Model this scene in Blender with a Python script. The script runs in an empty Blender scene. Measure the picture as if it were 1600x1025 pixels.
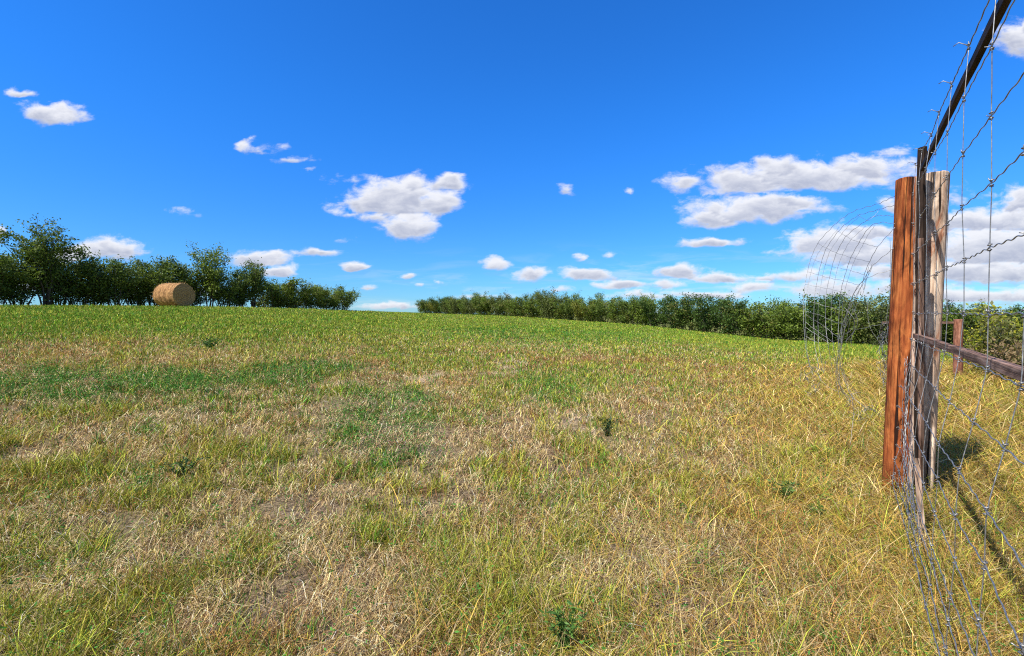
import bpy, math, random
import numpy as np
from math import radians, sin, cos, pi, atan, sqrt
from mathutils import Vector, Matrix, noise as mnoise

# ------------------------------------------------------------------ camera, sky, sun, exposure
SC = bpy.context.scene
COL = SC.collection
F, CX, CY, HOR = 720.0, 800.0, 512.5, 490.0
EYE = 1.45
PITCH = atan((CY - HOR) / F)
CAM = Vector((0, 0, EYE))
cam = bpy.data.cameras.new('camera')
cam.sensor_width = 36.0
cam.lens = 36.0 * F / 1600.0
cam.clip_start = 0.05
cam.clip_end = 8000
co = bpy.data.objects.new('camera', cam)
COL.objects.link(co)
co.location = CAM
co.rotation_euler = (pi / 2 - PITCH, 0, 0)
SC.camera = co

SUN_H = Vector((-0.80, -0.60))
SUN_EL = radians(50)
sun = bpy.data.lights.new('sun', 'SUN')
sun.energy = 5.0
sun.angle = radians(0.5)
sun.color = (1.0, 0.94, 0.83)
so = bpy.data.objects.new('sun', sun)
COL.objects.link(so)
to_sun = Vector((SUN_H.x * cos(SUN_EL), SUN_H.y * cos(SUN_EL), sin(SUN_EL))).normalized()
so.rotation_euler = to_sun.to_track_quat('Z', 'Y').to_euler()

SC.view_settings.view_transform = 'Standard'
SC.view_settings.look = 'None'
SC.view_settings.gamma = 1.0
SC.view_settings.exposure = 0.66
SC.render.engine = 'CYCLES'
SC.cycles.use_denoising = False
SC.cycles.pixel_filter_type = 'BLACKMAN_HARRIS'
SC.cycles.filter_width = 1.15
SC.cycles.max_bounces = 6
SC.cycles.diffuse_bounces = 3
SC.cycles.transparent_max_bounces = 8


def ray(px, py):
    v = (CY - py) / F
    return Vector(((px - CX) / F, cos(PITCH) + v * sin(PITCH), -sin(PITCH) + v * cos(PITCH)))


def P(px, py, Y):
    r = ray(px, py)
    return CAM + r * (Y / r.y)


W = bpy.data.worlds.new('World')
SC.world = W
W.use_nodes = True


class NT:
    """tiny helper for building node trees"""
    def __init__(s, tree):
        s.t = tree
        s.n = tree.nodes
        s.l = tree.links

    def new(s, typ, **kw):
        n = s.n.new(typ)
        for k, v in kw.items():
            setattr(n, k, v)
        return n

    def put(s, sock, v):
        if isinstance(v, bpy.types.NodeSocket):
            s.l.new(v, sock)
        else:
            sock.default_value = v

    def math(s, op, a, b=0.0, c=0.0, clamp=False):
        n = s.new('ShaderNodeMath', operation=op, use_clamp=clamp)
        s.put(n.inputs[0], a); s.put(n.inputs[1], b); s.put(n.inputs[2], c)
        return n.outputs[0]

    def vmath(s, op, a, b=(0, 0, 0)):
        n = s.new('ShaderNodeVectorMath', operation=op)
        s.put(n.inputs[0], a)
        if op == 'SCALE':
            s.put(n.inputs[3], b)
        else:
            s.put(n.inputs[1], b)
        return n.outputs[1] if op in ('LENGTH', 'DOT_PRODUCT') else n.outputs[0]

    def mix(s, f, a, b, blend='MIX'):
        n = s.new('ShaderNodeMix', data_type='RGBA', blend_type=blend)
        s.put(n.inputs[0], f); s.put(n.inputs[6], a); s.put(n.inputs[7], b)
        return n.outputs[2]

    def mixf(s, f, a, b):
        n = s.new('ShaderNodeMix', data_type='FLOAT')
        s.put(n.inputs[0], f); s.put(n.inputs[2], a); s.put(n.inputs[3], b)
        return n.outputs[0]

    def smooth(s, x, a, b, lo=0.0, hi=1.0):
        n = s.new('ShaderNodeMapRange', interpolation_type='SMOOTHSTEP')
        s.put(n.inputs[0], x); s.put(n.inputs[1], a); s.put(n.inputs[2], b)
        s.put(n.inputs[3], lo); s.put(n.inputs[4], hi)
        return n.outputs[0]

    def noise(s, vec, scale, detail=4, rough=0.5, dist=0.0):
        n = s.new('ShaderNodeTexNoise')
        s.put(n.inputs['Vector'], vec)
        n.inputs['Scale'].default_value = scale
        n.inputs['Detail'].default_value = detail
        n.inputs['Roughness'].default_value = rough
        n.inputs['Distortion'].default_value = dist
        return n

    def ramp(s, f, stops):
        n = s.new('ShaderNodeValToRGB')
        cr = n.color_ramp
        while len(cr.elements) < len(stops):
            cr.elements.new(0.5)
        for e, (p, c) in zip(cr.elements, stops):
            e.position = p
            e.color = (*c, 1)
        s.put(n.inputs[0], f)
        return n.outputs[0]


# clouds, each (x, y, half width, half height) as seen towards the north, then tangents of azimuth and elevation
CLOUDS = [
    # the middle cumulus
    (622, 312, 70, 30, 1.1), (690, 322, 34, 22, 1.0), (640, 296, 34, 14, 1.0), (642, 351, 48, 24, 1.05), (548, 326, 26, 9, .55), (590, 338, 40, 12, .7),
    (700, 291, 32, 15, .9), (548, 286, 30, 11, .45),
    # thin ones to the left
    (406, 222, 24, 12, .62), (396, 212, 9, 12, .5), (458, 246, 32, 7, .48), (488, 266, 15, 6, .5),
    # right banks
    (1270, 276, 150, 26, 1.0), (1215, 262, 50, 18, .9), (1360, 262, 64, 20, .9), (1168, 290, 46, 20, .9),
    (1184, 330, 108, 24, 1.0), (1120, 342, 50, 16, .9), (1235, 322, 60, 16, .9), (1108, 379, 52, 9, .9), (1082, 290, 40, 18, .75), (1405, 236, 34, 9, .5),
    (1310, 388, 82, 26, .95), (1345, 366, 52, 14, .8), (1240, 392, 40, 14, .5), (1396, 320, 24, 16, .7),
    (1590, 60, 42, 30, .8), (1605, 38, 26, 26, .8), (1592, 312, 38, 24, .9), (1545, 350, 80, 22, .9), (1560, 392, 140, 30, 1.1), (1540, 352, 110, 30, 1.05), (1500, 425, 190, 22, 1.0), (1350, 400, 110, 22, .9), (1470, 398, 70, 14, .7),
    (1520, 430, 160, 16, .8), (1640, 340, 80, 50, .9), (1500, 300, 40, 16, .4),
    # low rows
    (168, 392, 68, 20, 1.0), (110, 398, 40, 14, .9), (400, 402, 50, 15, 1.0), (436, 425, 28, 12, .9), (494, 394, 42, 9, .75), (550, 414, 22, 6, .8),
    (288, 340, 22, 8, .4), (885, 289, 12, 13, .55), (976, 302, 13, 9, .6), (776, 414, 22, 10, .85), (832, 430, 26, 13, .75), (912, 404, 14, 7, .7),
    (920, 431, 48, 12, .95), (965, 447, 40, 9, .85), (1060, 426, 48, 14, .95), (1120, 434, 46, 9, .85), (1040, 448, 46, 8, .7), (1172, 452, 50, 10, .8),
    (1196, 436, 30, 7, .6), (1095, 462, 80, 7, .7), (1000, 464, 60, 7, .6), (1310, 452, 90, 18, .75), (1250, 434, 60, 10, .7), (1420, 446, 70, 14, .8),
    (630, 433, 15, 6, .8), (650, 446, 10, 4, .7), (690, 440, 10, 4, .6), (606, 480, 50, 7, .8), (760, 462, 60, 6, .45), (870, 455, 30, 6, .5),
    (575, 448, 14, 5, .6), (2, 368, 14, 22, .6), (20, 452, 80, 10, .7), (255, 458, 120, 12, .55), (1530, 462, 150, 12, .8), (960, 398, 12, 7, .5), (530, 373, 22, 5, .35),
    (85, 176, 52, 18, .9), (50, 146, 20, 8, .7), (-160, 300, 90, 30, .8), (1800, 200, 110, 40, .9), (1900, 400, 180, 40, .9), (-300, 430, 160, 30, .9),
]


def build_world():
    t = NT(W.node_tree)
    for n in list(t.n):
        t.n.remove(n)
    sky = t.new('ShaderNodeTexSky', sky_type='NISHITA')
    sky.sun_disc = False
    sky.sun_elevation = SUN_EL
    sky.sun_rotation = math.atan2(SUN_H.x, SUN_H.y)
    sky.air_density = 1.1
    sky.dust_density = 0.0
    sky.ozone_density = 2.6
    sky.altitude = 500
    hs = t.new('ShaderNodeHueSaturation')
    hs.inputs['Saturation'].default_value = 1.12
    hs.inputs['Value'].default_value = 1.0
    hs.inputs['Hue'].default_value = 0.497
    t.l.new(sky.outputs[0], hs.inputs['Color'])
    bg = t.new('ShaderNodeBackground')
    bg.inputs['Strength'].default_value = 0.085
    tc = t.new('ShaderNodeTexCoord')
    se = t.new('ShaderNodeSeparateXYZ'); t.l.new(tc.outputs['Generated'], se.inputs[0])
    tint = t.mix(t.smooth(se.outputs[2], -.02, .42), (.30, .66, 1.20, 1), (.22, .86, 1.68, 1))
    # towards the sun the sky is whiter, away from it deep blue
    tint = t.mix(t.smooth(se.outputs[1], -.15, .22), (.82, .84, .95, 1), tint)
    t.l.new(t.mix(1.0, hs.outputs[0], tint, 'MULTIPLY'), bg.inputs['Color'])
    out = t.new('ShaderNodeOutputWorld')
    t.l.new(bg.outputs[0], out.inputs[0])
    W.cycles.sampling_method = 'MANUAL'
    W.cycles.sample_map_resolution = 512


build_world()

# ------------------------------------------------------------------ numeric helpers
RNG = np.random.default_rng(7)


def _hash(ix, iy, seed):
    h = (ix.astype(np.int64) * 374761393 + iy.astype(np.int64) * 668265263 + seed * 974634777) & 0xFFFFFFFF
    h = ((h ^ (h >> 13)) * 1274126177) & 0xFFFFFFFF
    h = h ^ (h >> 16)
    return (h & 0xFFFFFF) / float(0xFFFFFF)


def vnoise(x, y, seed=0):
    ix, iy = np.floor(x), np.floor(y)
    fx, fy = x - ix, y - iy
    fx = fx * fx * (3 - 2 * fx); fy = fy * fy * (3 - 2 * fy)
    a, b = _hash(ix, iy, seed), _hash(ix + 1, iy, seed)
    c, d = _hash(ix, iy + 1, seed), _hash(ix + 1, iy + 1, seed)
    return (a + (b - a) * fx) * (1 - fy) + (c + (d - c) * fx) * fy


def fbm(x, y, seed=0, o=4, gain=.5):
    s, a, n = 0, 1, 0
    for k in range(o):
        s = s + a * vnoise(x * 2 ** k + 17.3 * k, y * 2 ** k - 9.1 * k, seed + k)
        n += a
        a *= gain
    return s / n


def sstep(x, a, b):
    t = np.clip((np.asarray(x, float) - a) / (b - a), 0, 1)
    return t * t * (3 - 2 * t)


# ------------------------------------------------------------------ terrain
# (column, row of the field's far edge, distance north of that edge)
EDGE = [(-900, 474, 30), (-400, 475, 28), (0, 478, 29), (280, 479, 34), (450, 482, 43), (560, 486, 56), (610, 487.5, 80), (660, 489, 108),
        (800, 494, 78), (1000, 508, 55), (1200, 530, 42.5), (1380, 542, 35.5), (1500, 547, 32), (1700, 552, 29), (2100, 560, 26), (2600, 566, 24)]
EU = np.array([(p - CX) / F for p, _, _ in EDGE])
ED = np.array([d for _, _, d in EDGE], float)
EZ = np.array([EYE + (HOR - y) / F * d for _, y, d in EDGE])
PA, PB = -0.048, 0.010
ER = EZ / ED - (PA * EU + PB)


def ground(x, y):
    x = np.asarray(x, float); y = np.asarray(y, float)
    yp = np.maximum(y, 0.5)
    u = x / yp
    D = np.interp(u, EU, ED)
    r = np.interp(u, EU, ER)
    yc = np.minimum(yp, D)
    xc = u * yc
    z = PA * np.where(y > .5, xc, np.clip(x, -40, 40)) + PB * np.where(y > .5, yc, np.clip(y, -40, .5)) + r * yc * sstep(y, 1.5, 14)
    s = np.maximum(y - D, 0)
    gsl = PA * u + PB + r
    z0 = z + np.clip(gsl, -.03, .1) * 2.0 * (1 - np.exp(-s / 2.0))
    k = np.exp(-s / 150.0)
    z = z0 * k - 4.5 * (1 - k)
    # hollows and tussocks
    amp = .10 * sstep(np.hypot(x, y), 2, 12) * np.exp(-s / 40)
    z = z + amp * (fbm(x / 5.0, y / 5.0, 3, 3) - .5) * sstep(D - y, -1, 12)
    z = z + (.06 * (fbm(x / .5, y / .5, 11, 2) - .5) + .035 * (fbm(x / .14, y / .14, 12, 2) - .5)) * np.exp(-np.hypot(x, y) / 14)
    return z


def gz(x, y):
    return float(ground(np.array([x]), np.array([y]))[0])


def gpt(px, py):
    """ground point under a pixel"""
    r = ray(px, py)
    lo = None
    Y = 0.8
    while Y < 200:
        p = CAM + r * (Y / r.y)
        if p.z < gz(p.x, p.y):
            lo = Y
            break
        Y *= 1.015
    if lo is None:
        return None
    return Vector((p.x, p.y, gz(p.x, p.y)))


# ------------------------------------------------------------------ object helpers
def tag(o, label=None, cat=None, group=None, kind=None):
    if label: o['label'] = label
    if cat: o['category'] = cat
    if group: o['group'] = group
    if kind: o['kind'] = kind
    return o


def empty(name, loc=(0, 0, 0), rz=0.0):
    o = bpy.data.objects.new(name, None)
    o.empty_display_size = .2
    o.location = loc
    o.rotation_euler = (0, 0, rz)
    COL.objects.link(o)
    return o


def link_mesh(name, me, mat, parent=None, loc=None):
    if mat is not None:
        me.materials.append(mat)
    o = bpy.data.objects.new(name, me)
    COL.objects.link(o)
    if parent is not None:
        o.parent = parent
    if loc is not None:
        o.location = loc
    return o


def np_mesh(name, V, faces_list, cols=None, smooth=False):
    """V (n,3); faces_list: list of int arrays (m,k); cols (n,3)"""
    me = bpy.data.meshes.new(name)
    V = np.asarray(V, np.float32)
    me.vertices.add(len(V))
    me.vertices.foreach_set('co', V.ravel())
    loops = np.concatenate([f.ravel() for f in faces_list]).astype(np.int32)
    sizes = np.concatenate([np.full(len(f), f.shape[1], np.int32) for f in faces_list])
    starts = np.zeros(len(sizes), np.int32)
    starts[1:] = np.cumsum(sizes)[:-1]
    me.loops.add(len(loops))
    me.loops.foreach_set('vertex_index', loops)
    me.polygons.add(len(sizes))
    me.polygons.foreach_set('loop_start', starts)
    me.polygons.foreach_set('use_smooth', np.full(len(sizes), bool(smooth)))
    me.update(calc_edges=True)
    if cols is not None:
        a = me.color_attributes.new('Col', 'FLOAT_COLOR', 'POINT')
        c = np.ones((len(V), 4), np.float32)
        c[:, :3] = cols
        a.data.foreach_set('color', c.ravel())
    return me


class MB:
    """collects tubes, boxes and blobs into one mesh"""
    def __init__(s):
        s.v, s.f, s.n = [], [], 0

    def add(s, V, Fs):
        s.v.append(np.asarray(V, float))
        for f in Fs:
            s.f.append(np.asarray(f, int) + s.n)
        s.n += len(V)

    def tube(s, pts, rad, sides=6, cap=True):
        pts = np.array([tuple(p) for p in pts], float)
        n = len(pts)
        rad = np.broadcast_to(np.asarray(rad, float), (n,))
        T = np.gradient(pts, axis=0)
        T /= np.linalg.norm(T, axis=1)[:, None] + 1e-12
        ref = np.array([0, 0, 1.0]) if abs(T[0][2]) < .9 else np.array([1.0, 0, 0])
        A = np.zeros_like(pts)
        a = ref - T[0] * ref.dot(T[0]); a /= np.linalg.norm(a)
        for i in range(n):
            a = a - T[i] * a.dot(T[i]); a /= np.linalg.norm(a) + 1e-12
            A[i] = a
        B = np.cross(T, A)
        th = np.arange(sides) * 2 * pi / sides
        V = pts[:, None, :] + rad[:, None, None] * (A[:, None, :] * np.cos(th)[None, :, None] + B[:, None, :] * np.sin(th)[None, :, None])
        V = V.reshape(-1, 3)
        i, j = np.meshgrid(np.arange(n - 1), np.arange(sides), indexing='ij')
        j2 = (j + 1) % sides
        q = np.stack([i * sides + j, i * sides + j2, (i + 1) * sides + j2, (i + 1) * sides + j], -1).reshape(-1, 4)
        fs = [q]
        if cap:
            fs.append(np.arange(sides)[::-1][None, :])
            fs.append((np.arange(sides) + (n - 1) * sides)[None, :])
        s.add(V, fs)

    def build(s, name, mat, parent=None, smooth=True, cols=None):
        V = np.concatenate(s.v)
        by = {}
        for f in s.f:
            by.setdefault(f.shape[1], []).append(f)
        me = np_mesh(name, V, [np.concatenate(x) for x in by.values()], cols, smooth)
        return link_mesh(name, me, mat, parent)


def box_np(c, ax, ay, az):
    """box from centre and three half-axis vectors"""
    c, ax, ay, az = [np.array(tuple(k), float) for k in (c, ax, ay, az)]
    V = [c + sx * ax + sy * ay + sz * az for sz in (-1, 1) for sy in (-1, 1) for sx in (-1, 1)]
    Fq = np.array([[0, 2, 3, 1], [4, 5, 7, 6], [0, 1, 5, 4], [2, 6, 7, 3], [0, 4, 6, 2], [1, 3, 7, 5]])
    return V, [Fq]


# ------------------------------------------------------------------ materials
def new_mat(name):
    m = bpy.data.materials.new(name)
    m.use_nodes = True
    t = NT(m.node_tree)
    for n in list(t.n):
        t.n.remove(n)
    out = t.new('ShaderNodeOutputMaterial')
    b = t.new('ShaderNodeBsdfPrincipled')
    t.l.new(b.outputs[0], out.inputs[0])
    return m, t, b, out


def leaf_mat(name, trans=.35, rough=.55, spec=.3, sat=1.0):
    m, t, b, out = new_mat(name)
    a = t.new('ShaderNodeAttribute', attribute_name='Col')
    b.inputs['Roughness'].default_value = rough
    b.inputs['Specular IOR Level'].default_value = spec
    t.l.new(a.outputs['Color'], b.inputs['Base Color'])
    tr = t.new('ShaderNodeBsdfTranslucent')
    t.l.new(t.mix(1.0, a.outputs['Color'], (1.25, 1.2, .6, 1), 'MULTIPLY'), tr.inputs[0])
    mx = t.new('ShaderNodeMixShader')
    mx.inputs[0].default_value = trans
    t.l.new(b.outputs[0], mx.inputs[1]); t.l.new(tr.outputs[0], mx.inputs[2])
    t.l.new(mx.outputs[0], out.inputs[0])
    return m


CLOUD_E = 0.64
def cloud_mat():
    m = bpy.data.materials.new('clouds')
    m.use_nodes = True
    t = NT(m.node_tree)
    for n in list(t.n):
        t.n.remove(n)
    g = t.new('ShaderNodeNewGeometry')
    s = t.new('ShaderNodeSeparateXYZ'); t.l.new(g.outputs['Position'], s.inputs[0])
    c = t.new('ShaderNodeCombineXYZ')
    t.l.new(t.math('DIVIDE', s.outputs[0], s.outputs[1]), c.inputs[0]); t.l.new(t.math('DIVIDE', s.outputs[2], s.outputs[1]), c.inputs[1])
    base = c.outputs[0]
    u = t.math('DIVIDE', s.outputs[0], s.outputs[1]); v = t.math('DIVIDE', s.outputs[2], s.outputs[1])
    a = t.new('ShaderNodeAttribute', attribute_name='Col')
    sp = t.new('ShaderNodeSeparateColor'); t.l.new(a.outputs['Color'], sp.inputs[0])
    best, level = sp.outputs[0], sp.outputs[1]
    # detail gets finer towards the horizon, where the clouds are farther off
    sv = t.math('DIVIDE', v, t.math('ADD', .06, t.math('MULTIPLY', v, .8)))
    vv = t.new('ShaderNodeCombineXYZ'); t.l.new(u, vv.inputs[0]); t.l.new(t.math('MULTIPLY', v, 1.7), vv.inputs[1])
    n3 = t.noise(vv.outputs[0], 26, 10, .64, .30)
    n4 = t.noise(t.vmath('MULTIPLY', base, (1.0, 2.6, 1.0)), 13, 5, .55, .5)
    field = t.math('ADD', best, t.math('MULTIPLY', t.math('SUBTRACT', n3.outputs[0], .5), 1.15))
    field = t.math('ADD', field, t.math('MULTIPLY', t.math('SUBTRACT', n4.outputs[0], .5), .75))
    nb = t.noise(t.vmath('MULTIPLY', base, (1.0, 7.0, 1.0)), 5.5, 7, .6, .6)
    band = t.math('MULTIPLY', t.smooth(v, .17, .03), t.smooth(u, -.4, .9, .25, 1.0))
    streak = t.math('MULTIPLY', t.smooth(nb.outputs[0], .46, .70), band)
    dens = t.smooth(field, .13, .70)
    dens = t.math('MAXIMUM', dens, t.math('MULTIPLY', streak, .8))
    n5 = t.noise(t.vmath('MULTIPLY', base, (1.0, 2.2, 1.0)), 17, 7, .62, .4)
    lv = t.math('ADD', level, t.math('MULTIPLY', t.math('SUBTRACT', n5.outputs[0], .5), 1.7))
    edge = t.smooth(field, 1.0, .4, 0, .5)
    lit = t.smooth(t.math('ADD', lv, edge), -.75, 1.0)
    ccol = t.mix(lit, (.42, .46, .60, 1), (.92, .93, .98, 1))
    em = t.new('ShaderNodeEmission')
    t.l.new(ccol, em.inputs[0])
    em.inputs[1].default_value = CLOUD_E
    tr = t.new('ShaderNodeBsdfTransparent')
    mx = t.new('ShaderNodeMixShader')
    t.l.new(t.math('MULTIPLY', dens, .97), mx.inputs[0])
    t.l.new(tr.outputs[0], mx.inputs[1]); t.l.new(em.outputs[0], mx.inputs[2])
    out = t.new('ShaderNodeOutputMaterial')
    t.l.new(mx.outputs[0], out.inputs[0])
    m.cycles.emission_sampling = 'NONE'
    return m


def build_clouds():
    us = np.arange(-2.4, 2.8, .009); vs = np.concatenate([np.arange(-.03, .62, .0045), np.arange(.62, 1.1, .02)])
    U, V_ = np.meshgrid(us, vs)
    U, V_ = U.ravel(), V_.ravel()
    fade = .30 + .70 * sstep(V_, 0, .25)
    wu = U + fade * ((fbm(U * 9, V_ * 17, 61, 3) - .5) * .10 + (fbm(U * 30, V_ * 55, 64, 3) - .5) * .035)
    wv = V_ + fade * ((fbm(U * 9, V_ * 17, 71, 3) - .5) * .05 + (fbm(U * 30, V_ * 55, 74, 3) - .5) * .018)
    best = np.full(len(U), -.6); level = np.zeros(len(U))
    for (x, y, a, b, amp) in CLOUDS:
        r0 = ray(x, y)
        dx = (wu - r0.x / r0.y) * F / (a * 1.12); dy = (wv - r0.z / r0.y) * F / (b * 1.18)
        e = (1.25 - np.sqrt(dx * dx + (dy * np.where(dy < 0, 1.35, 1)) ** 2)) * amp
        level = np.where(e > best, dy, level)
        best = np.maximum(best, e)
    R = 5200.0
    D = np.stack([U, np.ones_like(U), V_], -1); D /= np.linalg.norm(D, axis=1)[:, None]
    nu, nv = len(us), len(vs)
    i, j = np.meshgrid(np.arange(nv - 1), np.arange(nu - 1), indexing='ij')
    q = np.stack([i * nu + j, i * nu + j + 1, (i + 1) * nu + j + 1, (i + 1) * nu + j], -1).reshape(-1, 4)
    me = np_mesh('clouds', D * R, [q], np.stack([best, level, np.zeros_like(best)], -1), True)
    o = link_mesh('sky', me, cloud_mat())
    tag(o, 'blue summer sky with scattered white clouds', 'sky', kind='structure')


build_clouds()

M_GRASS = leaf_mat('grass_blades', .16, .6, .10)
M_LEAF = leaf_mat('leaves', .28, .5, .22)


def bark_mat():
    m, t, b, out = new_mat('bark')
    g = t.new('ShaderNodeTexCoord')
    n = t.noise(t.vmath('MULTIPLY', g.outputs['Object'], (1, 1, .25)), 25, 4)
    t.l.new(t.ramp(n.outputs[0], [(.3, (.035, .028, .022)), (.7, (.13, .105, .085))]), b.inputs['Base Color'])
    b.inputs['Roughness'].default_value = .9
    return m


M_BARK = bark_mat()


def wood_mat(name, stops, crack=(.02, .014, .01), crack_at=.34, scale=14., knots=True, rough=.75, bump=.5, blotch=None):
    m, t, b, out = new_mat(name)
    g = t.new('ShaderNodeTexCoord')
    o = g.outputs['Object']
    gr = t.noise(t.vmath('MULTIPLY', o, (1, 1, .045)), scale * 3.2, 8, .65, .35)
    fine = t.noise(t.vmath('MULTIPLY', o, (1, 1, .02)), scale * 14, 4, .6)
    big = t.noise(t.vmath('MULTIPLY', o, (1, 1, .35)), 7, 5, .6, .8)
    f = t.math('ADD', t.math('MULTIPLY', gr.outputs[0], .55), t.math('MULTIPLY', fine.outputs[0], .2))
    f = t.math('ADD', f, t.math('MULTIPLY', big.outputs[0], .30))
    col = t.ramp(f, stops)
    if blotch:
        bl = t.noise(t.vmath('MULTIPLY', o, (1, 1, .28)), 5.5, 6, .65, 1.2)
        col = t.mix(t.smooth(bl.outputs[0], .50, .62), col, (*blotch, 1))
    pv = t.noise(t.vmath('MULTIPLY', o, (1, 1, .42)), 9.0, 5, .62, .9)
    col = t.mix(1.0, col, t.ramp(pv.outputs[0], [(.34, (.42, .38, .36)), (.48, (.85, .82, .80)), (.60, (1.25, 1.2, 1.15)), (.72, (1.6, 1.65, 1.7))]), 'MULTIPLY')
    if knots:
        v = t.new('ShaderNodeTexVoronoi')
        t.l.new(t.vmath('MULTIPLY', o, (3.2, 3.2, 1.7)), v.inputs['Vector'])
        v.inputs['Scale'].default_value = 1.6
        k = t.smooth(v.outputs['Distance'], .17, .10)
        col = t.mix(t.math('MULTIPLY', k, .75), col, (*[c * 2.5 for c in crack], 1))
    cr = t.noise(t.vmath('MULTIPLY', o, (1, 1, .03)), scale * 2.1, 5, .5, .2)
    cm = t.smooth(cr.outputs[0], crack_at, crack_at - .05)
    col = t.mix(cm, col, (*crack, 1))
    t.l.new(col, b.inputs['Base Color'])
    b.inputs['Roughness'].default_value = rough
    b.inputs['Specular IOR Level'].default_value = .12
    bp = t.new('ShaderNodeBump')
    bp.inputs['Strength'].default_value = bump
    bp.inputs['Distance'].default_value = .006
    h = t.math('SUBTRACT', t.math('ADD', gr.outputs[0], t.math('MULTIPLY', fine.outputs[0], .4)), t.math('MULTIPLY', cm, 1.2))
    t.l.new(h, bp.inputs['Height'])
    t.l.new(bp.outputs[0], b.inputs['Normal'])
    return m


M_BROWN = wood_mat('red_brown_wood', [(.34, (.045, .011, .005)), (.46, (.145, .035, .012)), (.55, (.27, .078, .024)), (.70, (.50, .20, .06))], (.022, .009, .006), .40, blotch=(.36, .12, .036), bump=.9)
M_GREY = wood_mat('weathered_grey_wood', [(.34, (.12, .08, .06)), (.45, (.36, .25, .18)), (.55, (.58, .45, .35)), (.70, (.80, .69, .57))], (.02, .013, .01), .40, blotch=(.34, .155, .09), bump=1.0)
M_DARK = wood_mat('dark_weathered_wood', [(.32, (.008, .006, .005)), (.5, (.026, .017, .013)), (.72, (.085, .06, .045))], (.012, .01, .009), .34, knots=False)
M_RAIL = wood_mat('weathered_rail_wood', [(.34, (.035, .018, .012)), (.47, (.12, .07, .05)), (.56, (.24, .155, .12)), (.70, (.44, .33, .27))], (.02, .014, .012), .36, knots=False)
M_RAILX = M_RAIL


def wire_mat():
    m, t, b, out = new_mat('galvanised_wire')
    g = t.new('ShaderNodeTexCoord')
    n = t.noise(g.outputs['Object'], 60, 3)
    t.l.new(t.ramp(n.outputs[0], [(.3, (.16, .155, .15)), (.6, (.33, .33, .33)), (.8, (.50, .49, .48))]), b.inputs['Base Color'])
    b.inputs['Metallic'].default_value = .75
    b.inputs['Roughness'].default_value = .48
    return m


M_WIRE = wire_mat()


def soil_mat():
    m, t, b, out = new_mat('soil_and_thatch')
    g = t.new('ShaderNodeNewGeometry')
    o = g.outputs['Position']
    a = t.new('ShaderNodeAttribute', attribute_name='Col')
    n1 = t.noise(o, 3.0, 6, .6); n2 = t.noise(o, 40, 6, .7, .6); n3 = t.noise(o, 160, 3, .6)
    soil = t.ramp(n2.outputs[0], [(.36, (.035, .026, .022)), (.46, (.16, .115, .095)), (.56, (.34, .265, .215)), (.68, (.52, .43, .35))])
    col = t.mix(t.math('MULTIPLY', a.outputs['Alpha'], .55), soil, a.outputs['Color'])
    col = t.mix(.9, soil, t.mix(1.0, a.outputs['Color'], t.ramp(n2.outputs[0], [(.36, (.18, .15, .15)), (.5, (.80, .76, .76)), (.66, (1.4, 1.3, 1.25))]), 'MULTIPLY'))
    t.l.new(col, b.inputs['Base Color'])
    b.inputs['Roughness'].default_value = .95
    b.inputs['Specular IOR Level'].default_value = .1
    bp = t.new('ShaderNodeBump')
    bp.inputs['Strength'].default_value = .9
    bp.inputs['Distance'].default_value = .03
    t.l.new(t.math('ADD', n2.outputs[0], t.math('MULTIPLY', n3.outputs[0], .4)), bp.inputs['Height'])
    t.l.new(bp.outputs[0], b.inputs['Normal'])
    return m


M_SOIL = soil_mat()

# ------------------------------------------------------------------ field zones
GREEN = np.array((.125, .26, .022)); YGREEN = np.array((.34, .345, .048)); STRAW = np.array((.56, .42, .20)); GOLD = np.array((.46, .295, .065))
RUST = np.array((.32, .165, .065)); BLUEG = np.array((.065, .19, .030)); SOILC = np.array((.30, .225, .18)); PALE = np.array((.66, .55, .36))

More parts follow.
